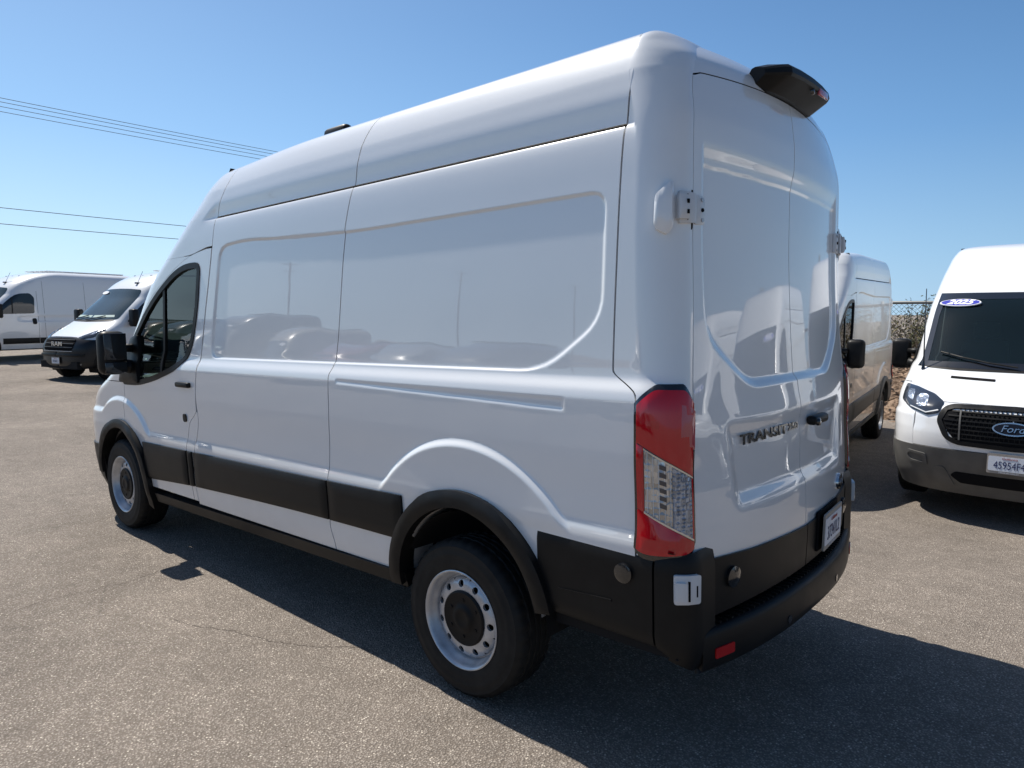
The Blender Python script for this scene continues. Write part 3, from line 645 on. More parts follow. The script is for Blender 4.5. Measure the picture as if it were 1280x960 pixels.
        if keepfn: kk = keepfn(P); keep = kk[:-1, :-1] & kk[1:, :-1] & kk[1:, 1:] & kk[:-1, 1:]
        return H(grid_panel(nm, P, M[m], T, keep))
    tF = R(47); arch = lambda P: np.hypot(P[..., 0]-FARCH[0], P[..., 2]-FARCH[1]) > .43
    fgrid('fender', zrow(.62, 1.256, .012), 0, tF, 70, 3.603, keepfn=arch)
    fgrid('hood', zrow(1.132, 1.398, .008), 'hood', math.pi/2, 40)
    fgrid('front_fascia', zrow(.73, 1.126, .012), tF+.006, math.pi/2, 40)
    bump = fgrid('front_bumper', zrow(.31, .725, .016), 0, math.pi/2, 70, 4.10, 'black', off=.012)
    # windscreen
    z = zrow(1.412, 2.118, .02); a = np.linspace(0, 1, 26); P = np.zeros((26, len(z), 3))
    for i in range(26): P[i] = S_front(W_(z)*(YF-.012)*a[i], z)
    H(grid_panel('windscreen', P, M['shield'], T, flange=.006))
    wp = lambda k, e: [(0, 1.326+e), (.45, 1.326+e), (.955*YF-e-.02, 1.336+e), (.94*YF-e*.9-.015, 1.8), (.925*YF-e*.9-.02, 2.118-e), (.45, 2.128-e), (0, 2.128-e)]
    wo = np.array([(0, 1.398), (.5, 1.398), (.862, 1.404), (.858, 1.6), (.852, 1.9), (.842, 2.120), (.5, 2.128), (0, 2.130)])
    wi = np.array([(-.01, 1.46), (.5, 1.455), (.805, 1.45), (.805, 1.6), (.80, 1.9), (.785, 2.05), (.5, 2.062), (-.01, 2.065)])
    fri = np.vstack([wo, wi[::-1]*[1, 1]]); fri[-1, 0] = 0; fri[len(wo), 0] = fri[len(wo), 0]
    H(patch('windscreen_seal', S_front, fri, .003, M['emb'], T, .04, .012))
    # headlight, grille, bumper pieces
    hl = roundpoly([(.535, 1.125), (.56, 1.035), (.66, 1.005), (.80, 1.045), (.905, 1.110), (.915, 1.240), (.80, 1.225), (.63, 1.180)], .02)
    h = H(patch('headlight', S_front, hl, .010, M['lampdark'], T, .03, .02, crown=.012))
    H(patch('headlight_reflector', S_front, roundpoly([(.66, 1.070), (.74, 1.065), (.77, 1.130), (.74, 1.170), (.665, 1.155)], .02), .024, M['clear2'], h, .03, .01))
    H(patch('headlight_reflector', S_front, roundpoly([(.79, 1.100), (.85, 1.130), (.86, 1.190), (.80, 1.190)], .02), .024, M['clear2'], h, .03, .01))
    H(patch('headlight_trim', S_front, [(.56, 1.048), (.66, 1.020), (.80, 1.060), (.80, 1.067), (.66, 1.028), (.565, 1.056)], .024, M['galv'], h, .03, .01))
    gr = roundpoly([(0, 0.765), (.40, 0.775), (.50, 0.820), (.575, 0.980), (.53, 1.085), (.46, 1.115), (0, 1.125)], [.001, .05, .05, .05, .04, .05, .001])
    g = H(patch('grille', S_front, gr, .012, M['blackfix'], T, .05, .03, hole=offpoly([(-.03, 0.800), (.39, 0.810), (.465, 0.845), (.53, 0.980), (.495, 1.065), (.44, 1.085), (-.03, 1.092)], -.002)))
    H(patch('grille_back', S_front, [(0, 0.780), (.40, 0.790), (.55, 0.980), (.48, 1.100), (0, 1.110)], .003, M['gap'], g, .06, .01))
    bars = []
    for k in range(7):
        zc = .835+k*.038; ym = float(np.interp(zc, [.80, .98, 1.08], [.40, .52, .44])); bars.append(H(patch('grille_bar', S_front, [(0, zc-.006), (ym, zc-.006), (ym, zc+.006), (0, zc+.006)], .009, M['blackfix'], g, .06, .012)))
    mb = MB()
    for k in range(7):
        for j in range(14):
            yv = .02+j*.034+(.017 if k % 2 else 0); zc = .835+k*.038
            if yv < float(np.interp(zc, [.72, .90, 1.0], [.38, .50, .42])): p = S_front(np.array(yv), np.array(zc+.019)); mb.box((p[0]+.004, p[1], p[2]), (.010, .006, .030))
    gm = mb.build('grille_mesh', M['blackfix'], g); gm['kind'] = 'stuff'; H(gm)
    H(patch('grille_strut', S_front, [(.375, 0.820), (.388, 0.820), (.395, 1.070), (.382, 1.070)], .014, M['grey'], g, .06, .012))
    H(patch('hood_vent', S_front, roundpoly([(.20, 1.302), (.56, 1.312), (.56, 1.330), (.20, 1.320)], .006), .004, M['gap'], T, .04, .01))
    H(patch('cowl', S_front, [(0, 1.378), (.5, 1.378), (.80, 1.390), (.80, 1.410), (.5, 1.404), (0, 1.404)], .002, M['blackfix'], T, .05, .012))
    wpr = MB(); pa = [S_front(np.array(yv), np.array(zv)) for yv, zv in ((.05, 1.415), (.28, 1.445), (.50, 1.485), (.70, 1.53))]; wpr.tube([tuple(p+[.022, 0, .015]) for p in pa], .008, 6); H(wpr.build('wiper', M['blackfix'], T))
    bo = lambda y, z: S_front(y, z)+np.stack([.012+0*z, 0*y, 0*z], -1)
    fg = H(patch('fog_bezel', bo, roundpoly([(.62, 0.550), (.78, 0.560), (.83, 0.630), (.80, 0.675), (.64, 0.660)], .025), .014, M['black'], bump, .03, .02, hole=roundpoly([(.655, 0.575), (.77, 0.582), (.80, 0.630), (.78, 0.652), (.665, 0.640)], .02)))
    H(patch('fog_cover', bo, roundpoly([(.665, 0.582), (.765, 0.588), (.79, 0.630), (.775, 0.646), (.672, 0.634)], .015), .002, M['grey'], bump, .03, .01))
    H(patch('lower_intake', bo, roundpoly([(0, 0.420), (.36, 0.425), (.44, 0.490), (.40, 0.530), (0, 0.525)], [.001, .02, .02, .02, .001]), .003, M['gap'], bump, .05, .01))
    H(patch('skid_lip', bo, roundpoly([(.40, 0.390), (.60, 0.395), (.56, 0.550), (.50, 0.565), (.47, 0.530)], .02), .008, M['black'], bump, .04, .015))
    # --- arches, mouldings, sill
    def circ(c, r, a0, a1, n=40): t = np.radians(np.linspace(a0, a1, n)); return np.stack([c[0]+r*np.cos(t), c[1]+r*np.sin(t)], -1)
    def trim(c, ro, ri, a0, a1, m='black'): return H(patch('wheel_arch_trim', S_side0, np.vstack([circ(c, ro, a0, a1), circ(c, ri, a1, a0)]), .036, M[m], T, .03, .09, crown=.008))
    trim(RARCH, .495, .418, -2, 171); trim(FARCH, .478, .405, 2, 200)
    ztop = curve((-1, .878), (.3, .864), (.9, .854), (2.37, .839), (3.45, .828)); zbot = curve((-1, .65), (.39, .648), (.92, .645), (2.43, .606), (3.2, .565))
    def mould(x0, x1, c0=None):
        xs = np.linspace(x0, x1, 14); return H(patch('side_moulding', S_side0, np.vstack([np.stack([xs, zbot(xs)], -1), np.stack([xs, ztop(xs)], -1)[::-1]]), .012, M['black'], T, .04, .018, crown=.010))
    mould(.36, .950); mould(.962, 2.478)
    xs = np.linspace(2.505, 2.565, 4); mould(2.507, 2.566)
    mould(2.588, 3.29)
    xs = np.linspace(.37, 3.19, 30); sz = .482-.0085*(xs-.37)
    H(patch('sill', S_side0, np.vstack([np.stack([xs, sz-.068], -1), np.stack([xs, sz], -1)[::-1]]), .012, M['black'], T, .05, .06, crown=.006))
    # --- rear bumper
    def bo_pt(s, z, y1=.995, rc=.13, xrear=-1.094):     # s metres along the path from x=-.53
        L1 = (-.53)-(xrear+rc); k = np.asarray(s, float); a = np.clip((k-L1)/(rc*1.5708), 0, 1)*math.pi/2; tail = np.maximum(k-L1-rc*1.5708, 0)
        lean = (z-.83)*.02
        x = np.where(k < L1, -.53-k, xrear+rc-rc*np.sin(a)); y = np.where(k < L1, y1, y1-rc+rc*np.cos(a))-tail
        return np.stack([x, y+lean, z+0*k], -1)
    Lc = .44
    def bgrid(nm, s0, s1, zlo, zhi, ns, par=T):
        s = np.linspace(s0, s1, ns); nz = 22; P = np.zeros((ns, nz, 3))
        for i, sv in enumerate(s):
            z0 = zlo(sv); z1 = zhi(sv); zz = np.linspace(z0, z1, nz); p = bo_pt(np.full(nz, sv), zz)
            edge = .018*(1-np.sqrt(np.clip(np.linspace(0, 1, nz)*7, 0, 1)))+.020*(1-np.sqrt(np.clip((1-np.linspace(0, 1, nz))*6, 0, 1)))
            c = np.array([-.9, .8, 0]); p[:, 1] -= edge*(1 if sv < .5 else .3); p[:, 0] += edge*(0 if sv < .5 else 1); P[i] = p
        return H(grid_panel(nm, P, M['black'], par, flange=.03))
    ztp = lambda s: .872-.018*min(1, s/.6)
    bb = bgrid('bumper_side', -.075, .437, lambda s: .530-.015*(s+.07)/.5, ztp, 28)
    bgrid('bumper_corner', .445, .735, lambda s: .51-.08*min(1, max(0, (s-.445))/.15), ztp, 30)
    H(patch('parking_sensor', lambda u, v: bo_pt(-.53-u, v), circ((-.855, .765), .036, 0, 342, 20), .012, M['emb'], bb, .03, .012, crown=.006))
    H(patch('bumper_ridge', lambda u, v: bo_pt(-.53-u, v), [(-.80, .652), (-.56, .640), (-.56, .632), (-.80, .644)], .004, M['black'], bb, .06, .008))
    yb = np.linspace(0, .86, 40); zb = np.array([.405, .41, .42, .45, .48, .51, .535, .548, .555, .556, .556, .556, .556]); ib = np.array([.03, .012, .004, 0, 0, .002, .004, .008, .018, .04, .07, .10, .14])
    P = np.zeros((40, len(zb), 3))
    for i in range(40): P[i] = np.stack([-1.205+.110*(yb[i]/.86)**2.4+ib, np.full(len(zb), yb[i]), zb], -1)
    beam = H(grid_panel('bumper_beam', P, M['black'], T, flange=.03))
    st = MB()
    for k in range(22):
        yv = .012+k*.036; st.box((-1.125+.098*(yv/.86)**2.4, yv, .560), (.085, .012, .008))
    stp = H(st.build('step_tread', M['black'], T)); stp['kind'] = 'stuff'
    Sb = lambda y, z: np.stack([-1.205+.110*(np.abs(y)/.86)**2.4+0*z, y+0*z, z+0*y], -1)
    for yv in (.30,): H(patch('parking_sensor', Sb, circ((yv, .455), .017, 0, 340, 16), .003, M['emb'], beam, .02, .006))
    H(patch('reflector', Sb, roundpoly([(.70, .452), (.80, .452), (.80, .490), (.70, .490)], .006), .005, M['redhot'], beam, .03, .008))
    # black lower doors and their round sensor
    lo = np.array([(.004, .590), (.85, .590), (.862, .60), (.862, .812), (.5, .787), (.004, .768)])
    ld = H(patch('door_lower_trim', S_rear, lo, .010, M['black'], door, .05, .016))
    H(patch('parking_sensor', S_rear, circ((.655, .715), .040, 0, 342, 20), .022, M['emb'], ld, .02, .012, crown=.008))
    # --- tail light
    SL = lambda s, z: S_corner(s, z)
    zt_ = curve((-.1, 1.365), (0, 1.375), (.12, 1.405), (.34, 1.440), (.72, 1.440), (.9, 1.405), (1.02, 1.365), (1.1, 1.36)); zb_ = curve((-.1, .875), (0, .865), (.10, .838), (.3, .830), (.75, .832), (.92, .845), (1.02, .872), (1.1, .88))
    s = np.linspace(0, 1.02, 26); tl = H(patch('tail_light', SL, np.vstack([np.stack([s, zb_(s)], -1), np.stack([s, zt_(s)], -1)[::-1]]), .004, M['emb'], T, .04, .02, crown=.008))
    def lens(nm, pl, m, off=.014, cr=.005): return H(patch(nm, SL, pl, off, M[m], tl, .04, .012, crown=cr))
    s = np.linspace(.07, .935, 20); zc1 = lambda s: 1.226-.110*(s-.16)/.76; zc0 = lambda s: 1.004-.105*(s-.16)/.76
    lens('red_lens', np.vstack([np.stack([s, zc1(np.clip(s, .12, .94))+.006], -1), np.stack([s, zt_(s)-.022], -1)[::-1]]), 'red')
    lens('red_lens', np.vstack([np.stack([s, zb_(s)+.022], -1), np.stack([s, zc0(np.clip(s, .12, .94))-.006], -1)[::-1]]), 'red')
    lens('red_lens', [(.905, zc0(.905)-.004), (.935, zc0(.94)-.004), (.935, zc1(.94)+.004), (.905, zc1(.905)+.004)], 'red')
    lens('red_lens', [(.07, zc0(.1)-.004), (.192, zc0(.192)-.004), (.192, zc1(.192)+.004), (.07, zc1(.1)+.004)], 'red')
    s = np.linspace(.20, .58, 10); lens('clear_lens', np.vstack([np.stack([s, zc0(s)], -1), np.stack([s, zc1(s)], -1)[::-1]]), 'clear', .014, .003)
    s = np.linspace(.585, .90, 10); lens('clear_lens', np.vstack([np.stack([s, zc0(s)], -1), np.stack([s, zc1(s)], -1)[::-1]]), 'clear2', .014, .003)
    for k in range(6): lens('lens_rib', [(.41, 1.02+k*.027), (.50, 1.012+k*.027), (.50, 1.028+k*.027), (.41, 1.036+k*.027)], 'lampdark', .0185, 0)
    for k in range(5): lens('lens_ridge', [(.25+k*.075, zc0(.25+k*.075)+.006), (.256+k*.075, zc0(.25+k*.075)+.006), (.256+k*.075, zc1(.25+k*.075)-.006), (.25+k*.075, zc1(.25+k*.075)-.006)], 'galv', .018, 0)
    lens('chrome_edge', [(.196, zc0(.196)-.004), (.91, zc0(.91)-.004), (.91, zc0(.91)+.003), (.196, zc0(.196)+.003)], 'chrome', .018, 0)
    lens('chrome_edge', [(.196, zc1(.196)-.003), (.91, zc1(.91)-.003), (.91, zc1(.91)+.003), (.196, zc1(.196)+.003)], 'chrome', .018, 0)
    lens('brake_reflector', roundpoly([(.20, 1.285), (.42, 1.28), (.42, 1.335), (.20, 1.335)], .02), 'redhot', .0185, .001)
    lens('side_window_lens', roundpoly([(.68, 1.225), (.94, 1.215), (.94, 1.345), (.68, 1.385)], .01), 'redpale', .0185, .001)
    # --- hinges
    def SQ(s, z): return S_corner(s, z)
    cv = H(patch('hinge_cover', SQ, roundpoly([(.30, 1.975), (.48, 1.95), (.56, 1.975), (.56, 2.10), (.54, 2.135), (.31, 2.085)], .03), .022, M['paint'], T, .03, .034, crown=.010))
    def hinge(zc, s0=.62):
        hp = H(patch('hinge', SQ, roundpoly([(s0, zc-.055), (s0+.328, zc-.050), (s0+.328, zc+.050), (s0, zc+.055)], .012), .014, M['galv'], T, .03, .02, crown=.003))
        H(patch('hinge_knuckle', SQ, roundpoly([(s0-.04, zc-.042), (s0+.12, zc-.042), (s0+.12, zc+.038), (s0-.04, zc+.042)], .010), .030, M['galv'], hp, .03, .03, crown=.008))
        for dz in (-.02, .015): H(patch('hinge_bolt', SQ, [(s0+.055, zc+dz-.006), (s0+.085, zc+dz-.006), (s0+.085, zc+dz+.008), (s0+.055, zc+dz+.008)], .040, M['gap'], hp, .03, .006))
        H(patch('hinge_slot', SQ, [(s0+.122, zc-.045), (s0+.138, zc-.040), (s0+.138, zc+.035), (s0+.122, zc+.045)], .0185, M['gap'], hp, .03, .006))
        return hp
    hinge(2.045, .665)
    leaf = H(patch('hinge_leaf', S_rear, roundpoly([(.728, 1.995), (.797, 1.992), (.797, 2.094), (.731, 2.092)], .010), .006, M['galv'], T, .03, .02, crown=.003))
    for dz in (-.035, .0, .035): H(patch('hinge_bolt', S_rear, circ((.757, 2.043+dz), .007, 0, 320, 8), .0115, M['gap' if dz == 0 else 'steel'], leaf, .02, .004))
    H(patch('hinge_recess', SQ, [(.955, 1.972), (1.02, 1.985), (1.02, 2.108), (.955, 2.108)], .002, M['gap'], T, .03, .004))
    lh = lambda u, v: bo_pt(u, v)
    hp = H(patch('hinge', lh, roundpoly([(.512, .690), (.606, .684), (.608, .786), (.512, .793)], .01), .014, M['galv'], T, .03, .02, crown=.004))
    H(patch('hinge_knuckle', lh, roundpoly([(.516, .702), (.550, .700), (.551, .768), (.516, .772)], .008), .026, M['galv'], hp, .02, .018, crown=.004))
    H(patch('hinge_slot', lh, [(.556, .700), (.563, .700), (.563, .770), (.556, .772)], .019, M['gap'], hp, .02, .004))
    H(patch('hinge_slot', lh, [(.585, .712), (.590, .712), (.590, .752), (.585, .752)], .019, M['gap'], hp, .02, .004))
    # --- mirrors
    mi = MB().box((3.37, 1.142, 1.49), (.125, .185, .315), 0, .05, 1.0).build('door_mirror', M['blackfix'], T, True); H(mi)
    H(MB().box((3.302, 1.140, 1.535), (.012, .150, .190), 0, .005).build('mirror_glass', M['mirrorglass'], mi, True))
    H(MB().box((3.302, 1.140, 1.385), (.012, .146, .075), 0, .005).build('mirror_glass', M['mirrorglass'], mi, True))
    H(MB().tube([(3.42, .93, 1.36), (3.42, 1.07, 1.40)], [.055, .05], 10).tube([(3.44, .93, 1.52), (3.42, 1.07, 1.52)], [.035, .03], 10).build('mirror_arm', M['blackfix'], mi, True))
    # --- wheel wells, underbody, cabin
    def well(c, r, y0, y1):
        b = MB(); n = 24
        for yv in (y1, y0):
            b.V += [(c[0]+r*math.cos(math.pi*k/n), yv, c[1]-.05+r*math.sin(math.pi*k/n)+.0) for k in range(0, n+1)]
        m_ = n+1; b.F += [(k, k+1, m_+k+1, m_+k) for k in range(m_-1)]; b.F.append(tuple(range(m_, 2*m_)))
        return H(b.build('wheel_well', M['liner'], T, True))
    for c_ in (RARCH, FARCH):
        b = MB(); n = 30
        for yv in (.972, .80): b.V += [(c_[0]+.424*math.cos(math.pi*k/n), yv, c_[1]-.01+.424*math.sin(math.pi*k/n)) for k in range(1, n)]
        m_ = n-1; b.F = [(k, m_+k, m_+k+1, k+1) for k in range(m_-1)]; H(b.build('wheel_housing', M['primer'], T, True))
    well(RARCH, .44, .60, .955); well(FARCH, .435, .58, .93)
    ub = MB().box((1.7, 0, .50), (5.3, 1.30, .10)).box((1.75, 0, .44), (2.5, 1.84, .06)).box((-.75, 0, .50), (.55, 1.80, .10)).box((4.2, 0, .40), (.5, 1.5, .12))
    ub.build('underbody', M['liner'], T)
    MB().tube([(0, -.75, .355), (0, .75, .355)], .055, 10).lathe([(.0, -.13), (.10, -.11), (.14, -.04), (.14, .04), (.10, .11), (0, .13)], 16, (0, 0, .355)).build('rear_axle', M['liner'], T, True)
    MB().tube([(.8, -.5, .38), (-.55, -.55, .36), (-1.10, -.56, .36)], .035, 12).build('exhaust_pipe', M['liner'], T, True)
    cb = MB()
    ln = []
    zz = [.5, .85, 1.40, 1.47, 2.0, 2.32, 2.5, 2.6, 2.66]
    lv = [(2.15, float(W_(zv))-.035, zv) for zv in zz]+[(2.15, -float(W_(zv))+.035, zv) for zv in zz[::-1]]; cb.add(lv, [tuple(range(len(lv)))])
    cb.build('bulkhead', M['liner'], T)
    inl = MB()
    rows = []
    for xv in (-.90, -.6, .4, 1.2, 2.14): rows.append([(xv, float(side_y(np.array(max(xv, -.9)), np.array(zv), False))-.035-(.09 if xv < -.85 else 0), zv) for zv in (.85, 1.40, 1.47, 2.0, 2.30, 2.34, 2.50)])
    V = [p for r_ in rows for p in r_]; k = 7; inl.add(V, [(i*k+j, i*k+j+1, (i+1)*k+j+1, (i+1)*k+j) for i in range(4) for j in range(k-1)])
    H(inl.build('seam_backing', M['gap'], T))  # black sheet added behind the side panel gaps to keep them dark
    MB().add([(-1.0, -.78, .6), (-1.0, .78, .6), (-.95, .68, 2.40), (-.93, .55, 2.60), (-.93, -.55, 2.60), (-.95, -.68, 2.40)], [(0, 1, 2, 3, 4, 5)]).build('rear_light_block', M['gap'], T)  # unseen black sheet behind the rear doors, raised to stop light leaks
    MB().add([(-.90, -.76, 2.50), (-.90, .76, 2.50), (2.12, .76, 2.50), (2.12, -.76, 2.50)], [(0, 1, 2, 3)]).build('roof_light_block', M['gap'], T)  # unseen black sheet added under the roof seams to block sun leaking through
    dsh = MB().box((3.72, 0, 1.13), (.50, 1.66, .34), 0, .08).build('dashboard', M['dash'], T, True)
    MB().box((3.1, 0, .62), (1.9, 1.7, .08)).build('cab_floor', M['liner'], T)
    for sgn in (1, -1):
        se = MB().box((2.75, sgn*.48, .95), (.52, .52, .16), 0, .05).build('seat', M['cloth'], T, True)
        MB().box((2.48, sgn*.48, 1.30), (.14, .50, .62), 0, .05, .9).build('backrest', M['cloth'], se, True)
        MB().box((2.46, sgn*.48, 1.72), (.10, .26, .18), 0, .04).build('headrest', M['cloth'], se, True)
    sw = MB(); ring = [(3.30+.075*math.cos(a)*.6, .48+.19*math.sin(a), 1.27+.17*math.cos(a)) for a in np.linspace(0, 2*math.pi, 25)]; sw.tube(ring, .015, 8, False).box((3.32, .48, 1.26), (.05, .16, .10)).build('steering_wheel', M['dash'], T, True)
    # antenna
    # --- right half: mirrored copies (parts under mirrored parts keep their place)
    mp = {}
    for o in half:
        p = mp.get(o.parent, T); c = o.copy(); link(c); c.parent = p
        if p is T: c.scale = (1, -1, 1)
        mp[o] = c
    for sgn in (1, -1):
        make_wheel(T, 0, sgn, .355, .35*sgn+.2); make_wheel(T, 3.75, sgn, .355+.0237*3.75, 1.1*sgn+.4)
    # camera housing over the doors
    ch = MB(); yv = .86*np.array([-.36, -.345, -.29, -.26, -.13, 0, .13, .26, .29, .345, .36]); scl = [.30, .42, .86, 1, 1, 1, 1, 1, .86, .42, .30]
    prof = [(.03, .004), (-.012, .048), (-.05, .056), (-.135, .040), (-.152, .026), (-.158, .0), (-.15, -.012), (-.05, -.062), (.03, -.070)]; V = []
    for q, sc in zip(yv, scl):
        base = -1.03+.03*(q/.36)**2; V += [(base+.78*px*(.25+.75*sc), q, 2.622-.012*(q/.36)**2+.9*pz*(.45+.55*sc)) for px, pz in prof]
    npf = len(prof); F = [(i*npf+j, (i+1)*npf+j, (i+1)*npf+(j+1) % npf, i*npf+(j+1) % npf) for i in range(10) for j in range(npf)]; F += [tuple(range(npf))[::-1], tuple(10*npf+j for j in range(npf))]
    hs = ch.add(V, F).build('camera_housing', M['blackfix'], T, True); sharpen(hs, 20)
    MB().lathe([(.0001, .012), (.012, .012), (.016, 0)], 16, (-1.133, -.02, 2.603), 'x', -1).build('camera_lens', M['emb'], hs, True)
    MB().box((-1.146, -.12, 2.612), (.012, .11, .030), 0, .005).build('stop_lamp', M['redpale'], hs, True)
    # roof antenna stub
    MB().box((1.36, .56, 2.742), (.22, .07, .15), 0, .03).build('roof_fin', M['black'], T, True)
    # right rear door handle and number plate
    p = S_rear(np.array(-.16), np.array(1.205)); hd = MB().box((p[0]-.022, -.175, 1.212), (.045, .185, .042), 0, .016).build('rear_handle', M['black'], T, True)
    MB().lathe([(.0001, .014), (.016, .012), (.018, 0)], 14, (p[0]-.04, -.115, 1.206), 'x', -1).build('key_lock', M['emb'], hd, True)
    T['zz'] = 0; del T['zz']
    return T

# ---------------------------------------------------------------- low-fronted delivery vans parked on the left
W2 = curve((.25, .92), (.40, .975), (.60, 1.0), (.9, 1.01), (1.15, 1.008), (1.35, .995), (1.8, .965), (2.2, .93), (2.36, .895), (2.44, .84), (2.49, .75), (2.52, .58), (2.533, .35), (2.537, .002))
XR2 = curve((.25, -1.0), (2.3, -.97), (2.45, -.93), (2.537, -.85)); RC2 = curve((.25, .09), (2.3, .09), (2.49, .05), (2.537, .004)); YE2 = lambda z: np.maximum(W2(z)-.12, W2(z)*.5)
XF2 = curve((.25, 4.70), (.45, 4.80), (.75, 4.80), (.95, 4.73), (1.06, 4.64), (1.14, 4.51), (1.25, 4.32), (1.36, 4.14), (1.43, 4.04), (1.7, 3.74), (2.0, 3.38), (2.16, 3.18), (2.30, 2.92), (2.42, 2.55), (2.49, 2.15), (2.52, 1.7), (2.533, 1.2), (2.537, .7))
LF2 = curve((.25, .5), (1.0, .55), (1.2, .5), (1.5, .55), (2.2, .6), (2.5, .8), (2.537, .8))
def tall(P):
    P = np.array(P, float); P[..., 2] = np.where(P[..., 2] > 2.0, 2.0+(P[..., 2]-2.0)*1.40, P[..., 2]); return P
def side2(x, z):
    x, z = np.broadcast_arrays(np.asarray(x, float), np.asarray(z, float)); Wz = W2(z); xs = XF2(z)-LF2(z); rc = RC2(z); xr = XR2(z)
    ct = np.clip(1-(x-xr)/rc, 0, 1); ya = YE2(z)+(Wz-YE2(z))*np.sqrt(1-ct**2); q = np.clip((x-xs)/LF2(z), 0, 1)
    y = np.where(x < xr+rc, ya, Wz*(1-q**3)**(1/3))
    d = -.012*sstep(z, 1.17, 1.20)*sstep(-z, -1.36, -1.33)*sstep(x, -.9, -.8)*(x < 3)
    return tall(np.stack([x, y+d, z], -1))
def front2(y, z):
    y, z = np.broadcast_arrays(np.asarray(y, float), np.asarray(z, float)); q = np.clip(np.abs(y)/W2(z), 0, .999); return tall(np.stack([XF2(z)-LF2(z)+LF2(z)*(1-q**3)**(1/3), y, z], -1))
def build_boxvan(name, label, cat, group=None):
    T = thing(name, label, cat, group=group); half = []
    def H(o): half.append(o); return o
    def circ(c, r, a0, a1, n=30): t = np.radians(np.linspace(a0, a1, n)); return np.stack([c[0]+r*np.cos(t), c[1]+r*np.sin(t)], -1)
    z = np.concatenate([zrow(.36, 2.3, .03, (1.18, 1.35)), 2.3+(2.5368-2.3)*TOPZ(np.linspace(0, 1, 30)[1:])])
    cols = []
    for t in np.linspace(0, 1, 6): cols.append((XR2(z), YE2(z)*t))
    for t in np.linspace(0, math.pi/2, 8)[1:]: cols.append((XR2(z)+RC2(z)*(1-math.cos(t)), YE2(z)+(W2(z)-YE2(z))*math.sin(t)))
    xs = XF2(z)-LF2(z); xa = XR2(z)+RC2(z)
    for k in np.linspace(0, 1, 110)[1:]: x = xa+(xs-xa)*k; cols.append((x, side2(x, z)[..., 1]))
    for k in np.linspace(0, 1, 30)[1:]: t = (.5*k+.5*k*k*(3-2*k))*math.pi/2; cols.append((xs+LF2(z)*math.sin(t)**(2/3), W2(z)*max(math.cos(t), 0)**(2/3)))
    P = np.stack([np.stack([c[0], c[1], z], -1) for c in cols])
    arch = np.minimum(np.hypot(P[..., 0], P[..., 2]-.40), np.hypot(P[..., 0]-4.04, P[..., 2]-.40)) > .40; kk = arch | (P[..., 1] < .5)
    P = tall(P); body = H(grid_panel('body_shell', P, M['paint'], T, kk[:-1, :-1] & kk[1:, :-1] & kk[1:, 1:] & kk[:-1, 1:], flange=.02))
    H(patch('windscreen', front2, roundpoly([(0, 1.445), (.5, 1.445), (.845, 1.46), (.80, 1.85), (.74, 2.13), (.4, 2.15), (0, 2.155)], [.001, .1, .05, .2, .06, .1, .001]), .006, M['shieldfar'], T, .06, .012))
    H(patch('windscreen_pale_strip', front2, roundpoly([(.03, 1.50), (.74, 1.51), (.70, 1.56), (.03, 1.55)], .01), .008, M['dashpale'], T, .06, .004))  # flat pale strip laid on the outside of the windscreen
    win = roundpoly([(2.55, 1.43), (3.70, 1.40), (3.30, 1.80), (3.02, 2.01), (2.62, 2.03), (2.52, 1.9)], [.06, .05, .3, .15, .08, .05])
    H(patch('side_window', side2, win, .008, M['darkglass'], T, .07, .014)); H(patch('window_divider', side2, [(3.16, 1.42), (3.19, 1.42), (3.17, 1.90), (3.14, 1.91)], .012, M['black'], T, .06, .01))
    H(patch('door_seam', side2, [(2.44, .50), (2.447, .50), (2.447, 2.08), (2.44, 2.08)], .0015, M['gap'], T, .1, .004)); H(patch('door_seam', side2, [(2.25, .50), (2.257, .50), (2.257, 2.3), (2.25, 2.3)], .0015, M['gap'], T, .1, .004))
    H(patch('door_seam', side2, [(.95, .50), (.957, .50), (.957, 2.3), (.95, 2.3)], .0015, M['gap'], T, .1, .004))
    H(patch('door_handle', side2, roundpoly([(2.50, 1.10), (2.62, 1.10), (2.62, 1.28), (2.50, 1.28)], .05), .014, M['black'], T, .04, .02, crown=.01))
    for x0, x1 in ((.62, 2.24), (2.26, 2.43), (2.45, 3.48)): H(patch('side_moulding', side2, [(x0, .52), (x1, .52), (x1, .69), (x0, .69)], .014, M['black'], T, .06, .02, crown=.008))
    for c in (0, 4.04):
        H(patch('wheel_arch_trim', side2, np.vstack([circ((c, .40), .50, -4, 184), circ((c, .40), .40, 184, -4)]), .018, M['black'], T, .05, .10, crown=.008))
        b = MB(); n = 18
        for yv in (.95, .6): b.V += [(c+.42*math.cos(math.pi*k/n), yv, .36+.42*math.sin(math.pi*k/n)) for k in range(-2, n+3)]
        m_ = n+5; b.F += [(k, k+1, m_+k+1, m_+k) for k in range(m_-1)]; b.F.append(tuple(range(m_, 2*m_))); H(b.build('wheel_well', M['liner'], T))
    # black nose
    nose = H(patch('front_bumper', front2, [(0, .30), (.6, .30), (.90, .34), (.992, .50), (.992, .98), (.80, .99), (.52, 1.04), (.3, 1.05), (0, 1.05)], .012, M['nose'], T, .06, .03, crown=.012))
    H(patch('grille', front2, roundpoly([(0, .72), (.50, .72), (.58, .80), (.60, .97), (.52, 1.0), (0, 1.01)], .03), .030, M['gap'], nose, .06, .02))
    for zc in (.72, .80, .88, .965): H(patch('grille_bar', front2, [(0, zc), (.56, zc), (.57, zc+.012), (0, zc+.012)], .042, M['steel'] if zc in (.72,) else M['grey'], nose, .08, .012))
    H(patch('bumper_step', front2, roundpoly([(0, .60), (.80, .60), (.86, .66), (0, .67)], .02), .05, M['black'], nose, .06, .04, crown=.01))
